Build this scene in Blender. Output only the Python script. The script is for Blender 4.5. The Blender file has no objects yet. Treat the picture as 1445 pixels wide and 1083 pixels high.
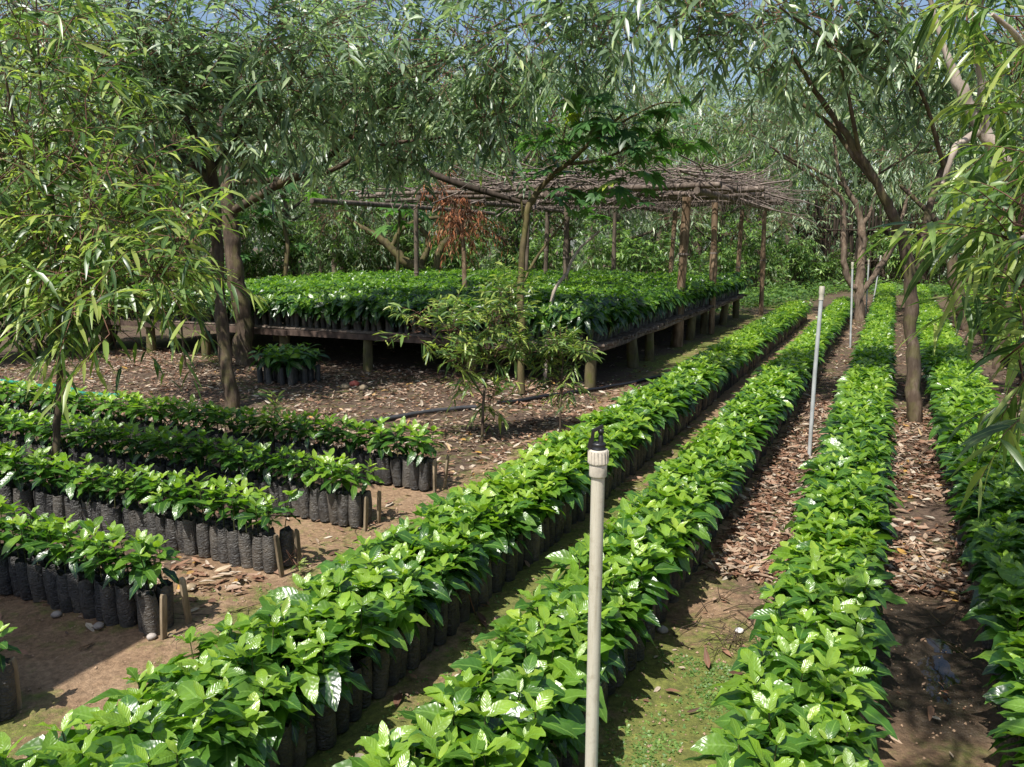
import bpy, math, numpy as np
from mathutils import Vector

rng = np.random.default_rng(7)
R = math.radians
SC = bpy.context.scene
COL = SC.collection
UP = np.array([0., 0., 1.])

# ------------------------------------------------------------------ camera frame
F, H = 1130.0, 1.70                       # focal length in photo pixels, eye height in metres
PITCH = math.atan((541.5 - 340) / F)
CP, SP = math.cos(PITCH), math.sin(PITCH)
YAW = R(25.3)                             # the long beds run this far right of the view
DV = np.array([math.sin(YAW), math.cos(YAW), 0.])     # along the long beds
NV = np.array([math.cos(YAW), -math.sin(YAW), 0.])    # across them


def P(u, v, z):
    """world point seen at photo pixel (u, v), z metres along the view axis"""
    a, b = (u - 722.5) / F, -(v - 541.5) / F
    return np.array([a * z, (CP + b * SP) * z, H + (-SP + b * CP) * z])


def W(s, t, z=0.):
    """nursery coordinates (s across, t along the long beds) to world"""
    return s * NV + t * DV + np.array([0, 0, z])


def proj(p):
    p = np.asarray(p, float)
    x, y, z = p[..., 0], p[..., 1], p[..., 2] - H
    Z = y * CP - z * SP
    Y = y * SP + z * CP
    return 722.5 + F * x / Z, 541.5 - F * Y / Z, Z


# ------------------------------------------------------------------ mesh building
class MB:
    def __init__(self):
        self.v, self.f, self.m, self.s, self.c, self.n = [], [], [], [], [], 0

    def add(self, verts, faces, mat=0, smooth=True, col=None):
        verts = np.asarray(verts, float).reshape(-1, 3)
        faces = np.asarray(faces, np.int64)
        if len(verts) == 0 or len(faces) == 0:
            return
        if col is None:
            col = np.tile([.5, .5, .5], (len(verts), 1))
        self.v.append(verts)
        self.f.append(faces + self.n)
        self.m.append(np.full(len(faces), mat))
        self.s.append(np.full(len(faces), smooth))
        self.c.append(np.asarray(col, float).reshape(-1, 3))
        self.n += len(verts)

    def merge(self, o, M=None, off=(0, 0, 0)):
        for v, f, m, s, c, st in zip(o.v, o.f, o.m, o.s, o.c, np.cumsum([0] + [len(x) for x in o.v])[:-1]):
            vv = v if M is None else v @ np.asarray(M).T
            self.v.append(vv + np.asarray(off)); self.f.append(f - st + self.n)
            self.m.append(m); self.s.append(s); self.c.append(c); self.n += len(v)

    def mesh(self, name, mats):
        me = bpy.data.meshes.new(name)
        if not self.v:
            return me
        v = np.concatenate(self.v)
        lt = np.concatenate([np.full(len(f), f.shape[1]) for f in self.f])
        lv = np.concatenate([f.ravel() for f in self.f])
        me.vertices.add(len(v)); me.vertices.foreach_set('co', v.ravel())
        me.loops.add(len(lv)); me.loops.foreach_set('vertex_index', lv.astype(np.int32))
        me.polygons.add(len(lt))
        ls = np.concatenate([[0], np.cumsum(lt)[:-1]])
        me.polygons.foreach_set('loop_start', ls.astype(np.int32))
        me.polygons.foreach_set('loop_total', lt.astype(np.int32))
        me.polygons.foreach_set('material_index', np.concatenate(self.m).astype(np.int32))
        me.polygons.foreach_set('use_smooth', np.concatenate(self.s).astype(bool))
        at = me.attributes.new('lc', 'FLOAT_COLOR', 'POINT')
        c = np.concatenate(self.c)
        at.data.foreach_set('color', np.hstack([c, np.ones((len(c), 1))]).ravel())
        for m in (mats if isinstance(mats, (list, tuple)) else [mats]):
            me.materials.append(m)
        me.update(calc_edges=True)
        return me


def nrm(a):
    return a / np.maximum(np.linalg.norm(a, axis=-1, keepdims=True), 1e-9)


def obj(name, mb, mats, parent=None, loc=(0, 0, 0)):
    me = mb.mesh(name, mats) if isinstance(mb, MB) else mb
    o = bpy.data.objects.new(name, me)
    COL.objects.link(o)
    o.location = loc
    if parent is not None:
        o.parent = parent
    return o


def tag(o, label=None, cat=None, group=None, kind=None):
    if label: o['label'] = label
    if cat: o['category'] = cat
    if group: o['group'] = group
    if kind: o['kind'] = kind
    return o


def thing(name, label, cat, loc=(0, 0, 0), rz=0., group=None):
    o = bpy.data.objects.new(name, None)
    COL.objects.link(o)
    o.location = tuple(float(x) for x in loc)
    o.rotation_euler = (0, 0, rz)
    o.empty_display_size = .1
    return tag(o, label, cat, group)


def tube(mb, pts, rad, sides=8, mat=0, rnd=.5, cap=True, wob=0.):
    pts = np.asarray(pts, float)
    n = len(pts)
    rad = np.broadcast_to(np.asarray(rad, float), (n,))
    tan = nrm(np.gradient(pts, axis=0))
    ref = np.array([1., 0, 0]) if abs(tan[0][0]) < .8 else np.array([0, 1., 0])
    u = nrm(np.cross(tan[0], ref))
    a = np.linspace(0, 2 * np.pi, sides, endpoint=False)
    vs = []
    for i in range(n):
        u = nrm(u - tan[i] * np.dot(u, tan[i]))
        w = np.cross(tan[i], u)
        rr = rad[i] * (1 + wob * rng.uniform(-1, 1, sides))
        vs.append(pts[i] + np.outer(np.cos(a) * rr, u) + np.outer(np.sin(a) * rr, w))
    V = np.concatenate(vs)
    f = []
    for i in range(n - 1):
        for k in range(sides):
            k2 = (k + 1) % sides
            f.append((i * sides + k, i * sides + k2, (i + 1) * sides + k2, (i + 1) * sides + k))
    col = np.column_stack([np.full(len(V), rnd), np.repeat(np.linspace(0, 1, n), sides), np.full(len(V), .5)])
    mb.add(V, f, mat, True, col)
    if cap:
        for e in (0, n - 1):
            ring = V[e * sides:(e + 1) * sides]
            c = np.vstack([pts[e], ring])
            ff = [(0, 1 + (k + 1) % sides, 1 + k) if e == 0 else (0, 1 + k, 1 + (k + 1) % sides) for k in range(sides)]
            mb.add(c, ff, mat, False, np.tile([rnd, 0 if e == 0 else 1, .5], (sides + 1, 1)))


def spline(pts, k=6):
    """Catmull-Rom through rows of any width"""
    p = np.asarray(pts, float)
    p = np.vstack([2 * p[0] - p[1], p, 2 * p[-1] - p[-2]])
    out = []
    for i in range(1, len(p) - 2):
        for t in np.linspace(0, 1, k, endpoint=False):
            a, b, c, d = p[i - 1:i + 3]
            out.append(.5 * (2 * b + (c - a) * t + (2 * a - 5 * b + 4 * c - d) * t * t + (3 * b - a - 3 * c + d) * t ** 3))
    out.append(p[-2])
    return np.array(out)


def limb(mb, pts, sides=9, mat=0, k=5, knob=.10, rnd=.5):
    """pts rows: x, y, z, radius -> a tapered, slightly irregular limb"""
    q = spline(pts, k)
    q[:, 3] = np.maximum(q[:, 3], .002) * (1 + rng.uniform(-knob, knob, len(q)))
    q[1:-1, :3] += rng.normal(0, .12, (len(q) - 2, 3)) * q[1:-1, 3:4]
    tube(mb, q[:, :3], q[:, 3], sides, mat, rnd, True, .07)


def box(mb, c, size, ax=None, mat=0, rnd=.5, jit=0.):
    """box at c, size (x,y,z), ax = 3x3 rows of axes"""
    ax = np.eye(3) if ax is None else np.asarray(ax, float)
    s = np.array([(x, y, z) for x in (-.5, .5) for y in (-.5, .5) for z in (-.5, .5)]) * np.asarray(size)
    if jit:
        s = s + rng.uniform(-jit, jit, s.shape)
    V = s @ ax + np.asarray(c)
    f = [(0, 1, 3, 2), (4, 6, 7, 5), (0, 4, 5, 1), (2, 3, 7, 6), (0, 2, 6, 4), (1, 5, 7, 3)]
    mb.add(V, f, mat, False, np.tile([rnd, .5, .5], (8, 1)))


PROF = {
    'coffee': lambda u: np.sin(np.pi * np.clip(u, 0, 1) ** .85) ** .8,
    'willow': lambda u: np.sin(np.pi * np.clip(u, 0, 1) ** .75) ** .75,
}


def leaves(mb, base, d, up, L, hw, droop=.25, fold=.15, rnd=None, us=(0, .33, .7, 1), prof='willow', mat=0, wave=0., twist=0.):
    """many leaves at once: base/d/up (N,3), L/hw (N,) -> folded, drooping blades with a midrib"""
    base, d, up = (np.asarray(x, float).reshape(-1, 3) for x in (base, d, up))
    N = len(base)
    if N == 0:
        return
    L = np.broadcast_to(np.asarray(L, float), (N,)); hw = np.broadcast_to(np.asarray(hw, float), (N,))
    droop = np.broadcast_to(np.asarray(droop, float), (N,))
    rnd = rng.uniform(0, 1, N) if rnd is None else np.broadcast_to(np.asarray(rnd, float), (N,))
    d = nrm(d)
    side = nrm(np.cross(d, up) + 1e-6)
    nn = np.cross(side, d)
    us = np.asarray(us, float)
    pr = np.maximum(PROF[prof](us), .05)
    K = len(us)
    ctr = base[:, None] + d[:, None] * (L[:, None] * us)[..., None] * (1 - .25 * droop[:, None] * us ** 2)[..., None] \
        - UP * (droop[:, None] * L[:, None] * us ** 2)[..., None]
    wv = hw[:, None] * pr
    tw = np.broadcast_to(rng.uniform(-1, 1, N)[:, None] * twist * us, (N, K))
    sd = side[:, None] * np.cos(tw)[..., None] + nn[:, None] * np.sin(tw)[..., None]
    n2 = nn[:, None] * np.cos(tw)[..., None] - side[:, None] * np.sin(tw)[..., None]
    ph = rng.uniform(0, 6.28, (N, 1))
    wob = wave * hw[:, None] * np.sin(us * 16 + ph) * pr
    wob2 = wave * hw[:, None] * np.sin(us * 15 + ph * 2.3) * pr
    lft = ctr - sd * wv[..., None] + n2 * (fold * wv + wob)[..., None]
    rgt = ctr + sd * wv[..., None] + n2 * (fold * wv + wob2)[..., None]
    V = np.stack([lft, ctr, rgt], axis=2).reshape(-1, 3)           # N,K,3,3
    k = np.arange(K - 1)[:, None] * 3
    q = np.concatenate([k + [0, 1, 4, 3], k + [1, 2, 5, 4]])
    f = (np.arange(N)[:, None, None] * K * 3 + q[None]).reshape(-1, 4)
    col = np.empty((N, K, 3, 3))
    col[..., 0] = rnd[:, None, None]
    col[..., 1] = us[None, :, None]
    col[..., 2] = np.array([0, .5, 1.])[None, None, :]
    mb.add(V, f, mat, True, col)


def twigs(mb, pts, r, mat=0, rnd=.5):
    """N thin three-sided twigs: pts (N,K,3)"""
    N, K, _ = pts.shape
    if N == 0:
        return
    t = nrm(pts[:, -1] - pts[:, 0])
    a = nrm(np.cross(t, np.array([.31, .85, .42])) + 1e-6)
    b = np.cross(t, a)
    rr = r * np.linspace(1, .35, K)
    ring = [(np.cos(x), np.sin(x)) for x in (0, 2.09, 4.19)]
    V = np.stack([pts + (a * c + b * s)[:, None] * rr[None, :, None] for c, s in ring], axis=2).reshape(-1, 3)
    k = np.arange(K - 1)[:, None] * 3
    q = np.concatenate([k + [0, 1, 4, 3], k + [1, 2, 5, 4], k + [2, 0, 3, 5]])
    f = (np.arange(N)[:, None, None] * K * 3 + q[None]).reshape(-1, 4)
    mb.add(V, f, mat, True, np.tile([rnd, .5, .5], (len(V), 1)))


# ------------------------------------------------------------------ materials
def mat_new(name):
    m = bpy.data.materials.new(name)
    m.use_nodes = True
    nt = m.node_tree
    nt.nodes.clear()
    return m, nt


def nd(nt, typ, props=None, **ins):
    n = nt.nodes.new(typ)
    for k, v in (props or {}).items():
        setattr(n, k, v)
    for k, v in ins.items():
        key = k.replace('_', ' ')
        s = n.inputs[int(k[1:])] if k[0] == 'i' and k[1:].isdigit() else n.inputs[key]
        if isinstance(v, bpy.types.NodeSocket):
            nt.links.new(v, s)
        else:
            s.default_value = v
    return n


def ramp(nt, fac, stops, interp='LINEAR'):
    n = nt.nodes.new('ShaderNodeValToRGB')
    n.color_ramp.interpolation = interp
    e = n.color_ramp.elements
    while len(e) < len(stops):
        e.new(.5)
    for x, (p, c) in zip(e, stops):
        x.position = p
        x.color = (*c, 1) if len(c) == 3 else c
    nt.links.new(fac, n.inputs[0])
    return n.outputs[0]


def math_(nt, op, a, b=0., c=0.):
    n = nt.nodes.new('ShaderNodeMath')
    n.operation = op
    for i, x in enumerate((a, b, c)):
        if isinstance(x, bpy.types.NodeSocket):
            nt.links.new(x, n.inputs[i])
        else:
            n.inputs[i].default_value = x
    return n.outputs[0]


def mixc(nt, fac, a, b, mode='MIX'):
    n = nt.nodes.new('ShaderNodeMix')
    n.data_type = 'RGBA'
    n.blend_type = mode
    for s, x in ((n.inputs[0], fac), (n.inputs[6], a), (n.inputs[7], b)):
        if isinstance(x, bpy.types.NodeSocket):
            nt.links.new(x, s)
        else:
            s.default_value = x if not isinstance(x, tuple) else (*x, 1)
    return n.outputs[2]


def out(nt, shader):
    o = nt.nodes.new('ShaderNodeOutputMaterial')
    nt.links.new(shader, o.inputs[0])


def leaf_mat(name, stops, rib, trans, rough=.35, fac=.3, vein=0., spec=.5, nscale=9., sheen=None):
    m, nt = mat_new(name)
    at = nd(nt, 'ShaderNodeAttribute', {'attribute_name': 'lc'})
    sp = nd(nt, 'ShaderNodeSeparateColor', Color=at.outputs['Color'])
    r, u, w = sp.outputs
    geo = nd(nt, 'ShaderNodeNewGeometry')
    noi = nd(nt, 'ShaderNodeTexNoise', None, Vector=geo.outputs['Position'], Scale=nscale, Detail=3.)
    base = ramp(nt, r, stops)
    base = mixc(nt, 1., base, ramp(nt, noi.outputs['Fac'], [(.3, (.72, .74, .7)), (.7, (1.22, 1.2, 1.1))]), 'MULTIPLY')
    aw = math_(nt, 'ABSOLUTE', math_(nt, 'SUBTRACT', w, .5))
    ribf = math_(nt, 'MULTIPLY', math_(nt, 'LESS_THAN', aw, .045), .55)
    base = mixc(nt, ribf, base, rib)
    kw = {}
    if vein:
        ph = math_(nt, 'MULTIPLY_ADD', u, 8., math_(nt, 'MULTIPLY', aw, -3.6))
        sv = math_(nt, 'SINE', math_(nt, 'MULTIPLY', ph, 6.283))
        n5 = nd(nt, 'ShaderNodeTexNoise', None, Vector=geo.outputs['Position'], Scale=26., Detail=2.)
        hgt = math_(nt, 'ADD', math_(nt, 'MULTIPLY', sv, .09), math_(nt, 'MULTIPLY', n5.outputs['Fac'], 2.4))
        bmp = nd(nt, 'ShaderNodeBump', None, Height=hgt, Strength=vein, Distance=.006)
        kw['Normal'] = bmp.outputs[0]
    pb = nd(nt, 'ShaderNodeBsdfPrincipled', None, Roughness=rough, **kw)
    nt.links.new(base, pb.inputs['Base Color'])
    pb.inputs['Specular IOR Level'].default_value = spec
    tr = nd(nt, 'ShaderNodeBsdfTranslucent')
    nt.links.new(mixc(nt, 1., base, trans, 'MULTIPLY'), tr.inputs[0])
    mx = nd(nt, 'ShaderNodeMixShader', None, i0=fac, i1=pb.outputs[0], i2=tr.outputs[0])
    out(nt, mx.outputs[0])
    return m


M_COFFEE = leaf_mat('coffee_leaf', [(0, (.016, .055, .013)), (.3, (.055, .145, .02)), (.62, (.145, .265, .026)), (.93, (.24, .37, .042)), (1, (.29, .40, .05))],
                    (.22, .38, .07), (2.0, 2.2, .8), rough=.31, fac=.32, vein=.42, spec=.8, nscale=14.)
M_WILLOW = leaf_mat('long_leaf', [(0, (.038, .075, .038)), (.3, (.11, .175, .10)), (.6, (.235, .325, .205)), (.85, (.37, .46, .31)), (1, (.40, .48, .17))],
                    (.34, .40, .27), (1.45, 1.7, 1.), rough=.40, fac=.38, spec=.95, nscale=3.)
M_YOUNG = leaf_mat('young_long_leaf', [(0, (.030, .070, .022)), (.35, (.085, .16, .045)), (.7, (.20, .30, .08)), (1, (.40, .45, .12))],
                   (.26, .33, .13), (1.6, 1.8, .85), rough=.36, fac=.38, spec=.6, nscale=3.)
M_FAR = leaf_mat('far_leaf', [(0, (.07, .12, .07)), (.4, (.19, .275, .165)), (.7, (.33, .42, .26)), (1, (.45, .52, .31))],
                 (.34, .40, .26), (1.45, 1.7, 1.), rough=.42, fac=.4, spec=.8, nscale=.8)
M_SHRUB = leaf_mat('shrub_leaf', [(0, (.03, .075, .024)), (.5, (.095, .19, .055)), (1, (.23, .34, .09))],
                   (.18, .26, .09), (1.8, 2.0, .9), rough=.4, fac=.34, spec=.45, nscale=2.)
M_PALMATE = leaf_mat('palmate_leaf', [(0, (.03, .085, .026)), (.6, (.07, .165, .05)), (.96, (.12, .24, .06)), (1, (.30, .36, .06))],
                     (.18, .28, .1), (1.8, 2.1, .9), rough=.38, fac=.38, spec=.45, nscale=3.)
M_DEAD = leaf_mat('dead_leaf', [(0, (.22, .075, .035)), (.6, (.38, .15, .075)), (1, (.42, .24, .14))],
                  (.25, .12, .06), (1.4, 1.2, 1.0), rough=.7, fac=.2, spec=.2)
M_LITTER = leaf_mat('fallen_leaf', [(0, (.06, .036, .026)), (.25, (.17, .085, .055)), (.45, (.27, .15, .10)), (.7, (.38, .28, .215)), (.93, (.52, .46, .40)), (1, (.42, .24, .06))],
                    (.2, .14, .1), (1.2, 1.1, 1.0), rough=.6, fac=.08, spec=.3)


def bark_mat(name, c0, c1, c2, sc=1., moss=0.):
    m, nt = mat_new(name)
    geo = nd(nt, 'ShaderNodeNewGeometry')
    mp = nd(nt, 'ShaderNodeMapping', None, Vector=geo.outputs['Position'])
    mp.inputs['Scale'].default_value = (22 * sc, 22 * sc, 5 * sc)
    n1 = nd(nt, 'ShaderNodeTexNoise', None, Vector=mp.outputs[0], Scale=1., Detail=6., Roughness=.65)
    n2 = nd(nt, 'ShaderNodeTexNoise', None, Vector=geo.outputs['Position'], Scale=3.5, Detail=3.)
    base = ramp(nt, n1.outputs['Fac'], [(.28, c0), (.5, c1), (.72, c2)])
    base = mixc(nt, 1., base, ramp(nt, n2.outputs['Fac'], [(.3, (.6, .6, .6)), (.7, (1.3, 1.25, 1.2))]), 'MULTIPLY')
    if moss:
        n3 = nd(nt, 'ShaderNodeTexNoise', None, Vector=geo.outputs['Position'], Scale=7., Detail=4.)
        f = ramp(nt, n3.outputs['Fac'], [(.5, (0, 0, 0)), (.62, (moss, moss, moss))])
        base = mixc(nt, f, base, (.10, .105, .025))
    bmp = nd(nt, 'ShaderNodeBump', None, Height=n1.outputs['Fac'], Strength=.7, Distance=.01)
    pb = nd(nt, 'ShaderNodeBsdfPrincipled', None, Roughness=.85, Normal=bmp.outputs[0])
    pb.inputs['Specular IOR Level'].default_value = .25
    nt.links.new(base, pb.inputs['Base Color'])
    out(nt, pb.outputs[0])
    return m


M_BARK = bark_mat('dark_bark', (.035, .024, .016), (.085, .06, .042), (.16, .125, .095), 1., .35)
M_BARK2 = bark_mat('pale_bark', (.16, .125, .10), (.34, .285, .24), (.50, .44, .38), 1.)
M_BARKM = bark_mat('brown_bark', (.06, .042, .03), (.15, .11, .08), (.25, .2, .155), 1.)
M_BARKF = bark_mat('far_bark', (.05, .038, .028), (.12, .095, .07), (.2, .165, .13), .6)
M_YBARK = bark_mat('yellow_bark', (.045, .036, .017), (.095, .076, .036), (.165, .137, .072), .8, .5)
M_TWIG = bark_mat('reddish_twig', (.10, .05, .035), (.16, .085, .06), (.22, .13, .09), 2.)
M_STEM = bark_mat('green_stem', (.05, .06, .02), (.08, .09, .03), (.12, .12, .05), 3.)
M_POLE = bark_mat('weathered_pole', (.05, .038, .03), (.14, .11, .09), (.28, .235, .2), .8)
M_BAMBOO = bark_mat('brown_post', (.08, .05, .028), (.19, .13, .08), (.31, .24, .165), .7)
M_LEG = bark_mat('mossy_post', (.06, .052, .025), (.13, .11, .055), (.2, .18, .1), .8, .8)
M_BRUSH = bark_mat('dry_brushwood', (.075, .058, .05), (.18, .145, .125), (.33, .28, .25), 1.)
M_PLANK = bark_mat('brown_plank', (.045, .03, .024), (.09, .062, .05), (.15, .11, .09), .6)
M_PEG = bark_mat('pale_wood', (.13, .10, .065), (.24, .19, .125), (.36, .30, .22), 1.5)


def bag_mat():
    m, nt = mat_new('polythene_bag')
    geo = nd(nt, 'ShaderNodeNewGeometry')
    mp = nd(nt, 'ShaderNodeMapping', None, Vector=geo.outputs['Position'])
    mp.inputs['Scale'].default_value = (24, 24, 46)
    n1 = nd(nt, 'ShaderNodeTexNoise', None, Vector=mp.outputs[0], Scale=1., Detail=4., Distortion=2.6)
    n2 = nd(nt, 'ShaderNodeTexNoise', None, Vector=geo.outputs['Position'], Scale=11., Detail=5., Roughness=.7)
    at = nd(nt, 'ShaderNodeAttribute', {'attribute_name': 'lc'})
    sp = nd(nt, 'ShaderNodeSeparateColor', Color=at.outputs['Color'])
    oi = nd(nt, 'ShaderNodeObjectInfo')
    rr = math_(nt, 'FRACT', math_(nt, 'ADD', sp.outputs[0], oi.outputs['Random']))
    dirt = math_(nt, 'ADD', math_(nt, 'MULTIPLY', rr, .35), math_(nt, 'SUBTRACT', n2.outputs['Fac'], .25))
    base = ramp(nt, dirt, [(.15, (.025, .025, .027)), (.4, (.062, .058, .054)), (.7, (.14, .122, .10)), (1, (.21, .18, .145))])
    bmp = nd(nt, 'ShaderNodeBump', None, Height=n1.outputs['Fac'], Strength=1., Distance=.014)
    pb = nd(nt, 'ShaderNodeBsdfPrincipled', None, Roughness=.42, Normal=bmp.outputs[0])
    nt.links.new(base, pb.inputs['Base Color'])
    out(nt, pb.outputs[0])
    return m


def simple_mat(name, col, rough=.5, bump=0., scale=40., var=.25, spec=.5):
    m, nt = mat_new(name)
    geo = nd(nt, 'ShaderNodeNewGeometry')
    n1 = nd(nt, 'ShaderNodeTexNoise', None, Vector=geo.outputs['Position'], Scale=scale, Detail=4.)
    base = mixc(nt, 1., col, ramp(nt, n1.outputs['Fac'], [(.3, (1 - var,) * 3), (.7, (1 + var,) * 3)]), 'MULTIPLY')
    kw = {}
    if bump:
        kw['Normal'] = nd(nt, 'ShaderNodeBump', None, Height=n1.outputs['Fac'], Strength=bump, Distance=.01).outputs[0]
    pb = nd(nt, 'ShaderNodeBsdfPrincipled', None, Roughness=rough, **kw)
    pb.inputs['Specular IOR Level'].default_value = spec
    nt.links.new(base, pb.inputs['Base Color'])
    out(nt, pb.outputs[0])
    return m


M_BAG = bag_mat()
M_SOIL = simple_mat('potting_soil', (.03, .022, .016), .95, .8, 120.)
def pipe_mat():
    m, nt = mat_new('weathered_plastic_pipe')
    geo = nd(nt, 'ShaderNodeNewGeometry')
    mp = nd(nt, 'ShaderNodeMapping', None, Vector=geo.outputs['Position'])
    mp.inputs['Scale'].default_value = (120, 120, 7)
    n1 = nd(nt, 'ShaderNodeTexNoise', None, Vector=mp.outputs[0], Scale=1., Detail=5., Roughness=.7)
    n2 = nd(nt, 'ShaderNodeTexNoise', None, Vector=geo.outputs['Position'], Scale=28., Detail=6., Roughness=.75)
    base = ramp(nt, n1.outputs['Fac'], [(.3, (.40, .355, .27)), (.5, (.52, .475, .38)), (.75, (.56, .52, .43))])
    base = mixc(nt, ramp(nt, n2.outputs['Fac'], [(.56, (0, 0, 0)), (.72, (.55, .55, .55))]), base, (.30, .25, .17))
    bmp = nd(nt, 'ShaderNodeBump', None, Height=n2.outputs['Fac'], Strength=.15, Distance=.004)
    pb = nd(nt, 'ShaderNodeBsdfPrincipled', None, Roughness=.5, Normal=bmp.outputs[0])
    nt.links.new(base, pb.inputs['Base Color'])
    out(nt, pb.outputs[0])
    return m


M_PIPE = pipe_mat()
M_COUPLING = simple_mat('stained_coupling', (.53, .475, .39), .5, .15, 45., .3)
M_FARPIPE = simple_mat('grey_pipe', (.36, .37, .36), .5, .05, 10., .2)
M_BLACK = simple_mat('black_plastic', (.012, .012, .014), .4, .05, 60.)
M_GREENHOSE = simple_mat('green_hose', (.02, .20, .13), .4, .05, 20.)
M_HOSE = simple_mat('dusty_black_hose', (.05, .05, .055), .45, .1, 20.)
M_STONE = simple_mat('grey_stone', (.33, .29, .26), .9, .5, 30.)
M_WHITE = simple_mat('white_chip', (.72, .69, .68), .8, .3, 30., .1)
M_RED = simple_mat('red_scrap', (.5, .12, .08), .6, .3, 30.)
M_RUST = simple_mat('rusty_sheet', (.2, .12, .08), .7, .3, 12.)
M_FENCE = bark_mat('dark_stake', (.02, .015, .011), (.045, .034, .025), (.08, .062, .047), .5)


def ground_mat():
    m, nt = mat_new('nursery_soil')
    geo = nd(nt, 'ShaderNodeNewGeometry')
    pos = geo.outputs['Position']
    at = nd(nt, 'ShaderNodeAttribute', {'attribute_name': 'lc'})
    sp = nd(nt, 'ShaderNodeSeparateColor', Color=at.outputs['Color'])
    moss, humus_shade, wet = sp.outputs
    nA = nd(nt, 'ShaderNodeTexNoise', None, Vector=pos, Scale=2.2, Detail=6., Roughness=.65)
    nB = nd(nt, 'ShaderNodeTexNoise', None, Vector=pos, Scale=38., Detail=6., Roughness=.7)
    nC = nd(nt, 'ShaderNodeTexNoise', None, Vector=pos, Scale=7., Detail=8., Roughness=.75)
    vor = nd(nt, 'ShaderNodeTexVoronoi', None, Vector=pos, Scale=70.)
    soil = ramp(nt, nA.outputs['Fac'], [(.3, (.195, .12, .068)), (.5, (.285, .185, .11)), (.7, (.38, .265, .17))])
    soil = mixc(nt, 1., soil, ramp(nt, nB.outputs['Fac'], [(.3, (.5, .48, .46)), (.7, (1.3, 1.3, 1.3))]), 'MULTIPLY')
    peb = ramp(nt, vor.outputs['Distance'], [(.12, (1, 1, 1)), (.2, (0, 0, 0))])
    pm = math_(nt, 'MULTIPLY', nd(nt, 'ShaderNodeSeparateColor', Color=peb).outputs[0], math_(nt, 'GREATER_THAN', nC.outputs['Fac'], .55))
    soil = mixc(nt, math_(nt, 'MULTIPLY', pm, .5), soil, (.36, .29, .23))
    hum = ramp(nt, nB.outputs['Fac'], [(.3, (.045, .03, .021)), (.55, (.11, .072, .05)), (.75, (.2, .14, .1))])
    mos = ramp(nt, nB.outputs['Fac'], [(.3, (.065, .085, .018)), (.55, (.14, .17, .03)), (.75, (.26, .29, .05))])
    hf = nd(nt, 'ShaderNodeMapRange', None, Value=math_(nt, 'ADD', humus_shade, math_(nt, 'MULTIPLY', math_(nt, 'SUBTRACT', nC.outputs['Fac'], .5), 1.2)), i1=.35, i2=.65)
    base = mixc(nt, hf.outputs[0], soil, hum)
    mf = nd(nt, 'ShaderNodeMapRange', None, Value=math_(nt, 'ADD', moss, math_(nt, 'MULTIPLY', math_(nt, 'SUBTRACT', nC.outputs['Fac'], .5), 2.2)), i1=.42, i2=.8)
    base = mixc(nt, math_(nt, 'MULTIPLY', mf.outputs[0], .85), base, mos)
    wf = nd(nt, 'ShaderNodeMapRange', None, Value=math_(nt, 'ADD', wet, math_(nt, 'MULTIPLY', math_(nt, 'SUBTRACT', nA.outputs['Fac'], .5), .6)), i1=.3, i2=.7)
    base = mixc(nt, math_(nt, 'MULTIPLY', wf.outputs[0], .88), base, (.02, .016, .011))  # near-black tint: wet mud, darkened further to stand in for shade
    rg = math_(nt, 'MULTIPLY_ADD', wf.outputs[0], -.55, .93)
    hh = math_(nt, 'ADD', nB.outputs['Fac'], math_(nt, 'MULTIPLY', nC.outputs['Fac'], 1.5))
    bmp = nd(nt, 'ShaderNodeBump', None, Height=hh, Strength=.8, Distance=.02)
    pb = nd(nt, 'ShaderNodeBsdfPrincipled', None, Roughness=rg, Normal=bmp.outputs[0])
    pb.inputs['Specular IOR Level'].default_value = .35
    nt.links.new(base, pb.inputs['Base Color'])
    out(nt, pb.outputs[0])
    return m


def water_mat():
    m, nt = mat_new('still_water')
    geo = nd(nt, 'ShaderNodeNewGeometry')
    n1 = nd(nt, 'ShaderNodeTexNoise', None, Vector=geo.outputs['Position'], Scale=9., Detail=2.)
    bmp = nd(nt, 'ShaderNodeBump', None, Height=n1.outputs['Fac'], Strength=.04, Distance=.01)
    pb = nd(nt, 'ShaderNodeBsdfPrincipled', None, Roughness=.02, Normal=bmp.outputs[0], IOR=1.33)
    pb.inputs['Base Color'].default_value = (.02, .016, .012, 1)
    pb.inputs['Specular IOR Level'].default_value = .8
    out(nt, pb.outputs[0])
    return m


# ------------------------------------------------------------------ ground
def smooth(a, b, x):
    t = np.clip((x - a) / (b - a), 0, 1)
    return t * t * (3 - 2 * t)


def vnoise(x, y, sc, seed=0):
    x, y = np.asarray(x) * sc, np.asarray(y) * sc
    xi, yi = np.floor(x), np.floor(y)
    def h(i, j):
        v = np.sin(i * 127.1 + j * 311.7 + seed * 74.7) * 43758.5453
        return v - np.floor(v)
    fx, fy = smooth(0, 1, x - xi), smooth(0, 1, y - yi)
    return (h(xi, yi) * (1 - fx) + h(xi + 1, yi) * fx) * (1 - fy) + (h(xi, yi + 1) * (1 - fx) + h(xi + 1, yi + 1) * fx) * fy


def bump(x, c, w):
    return np.exp(-((x - c) / w) ** 2)




def ground_z(x, y):
    s = x * NV[0] + y * NV[1]; t = x * DV[0] + y * DV[1]
    z = .022 * (vnoise(x, y, 1.1, 3) - .5) + .012 * (vnoise(x, y, 4.3, 5) - .5) + .006 * (vnoise(x, y, 13, 8) - .5)
    wetm = np.exp(-((s - .27) / .13) ** 2 - ((t - 3.5) / .6) ** 2)
    z = z + wetm * (-.019 + .034 * (vnoise(x, y, 6.3, 35) - .5) + .016 * (vnoise(x, y, 14, 39) - .5))
    return z - .012


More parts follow.
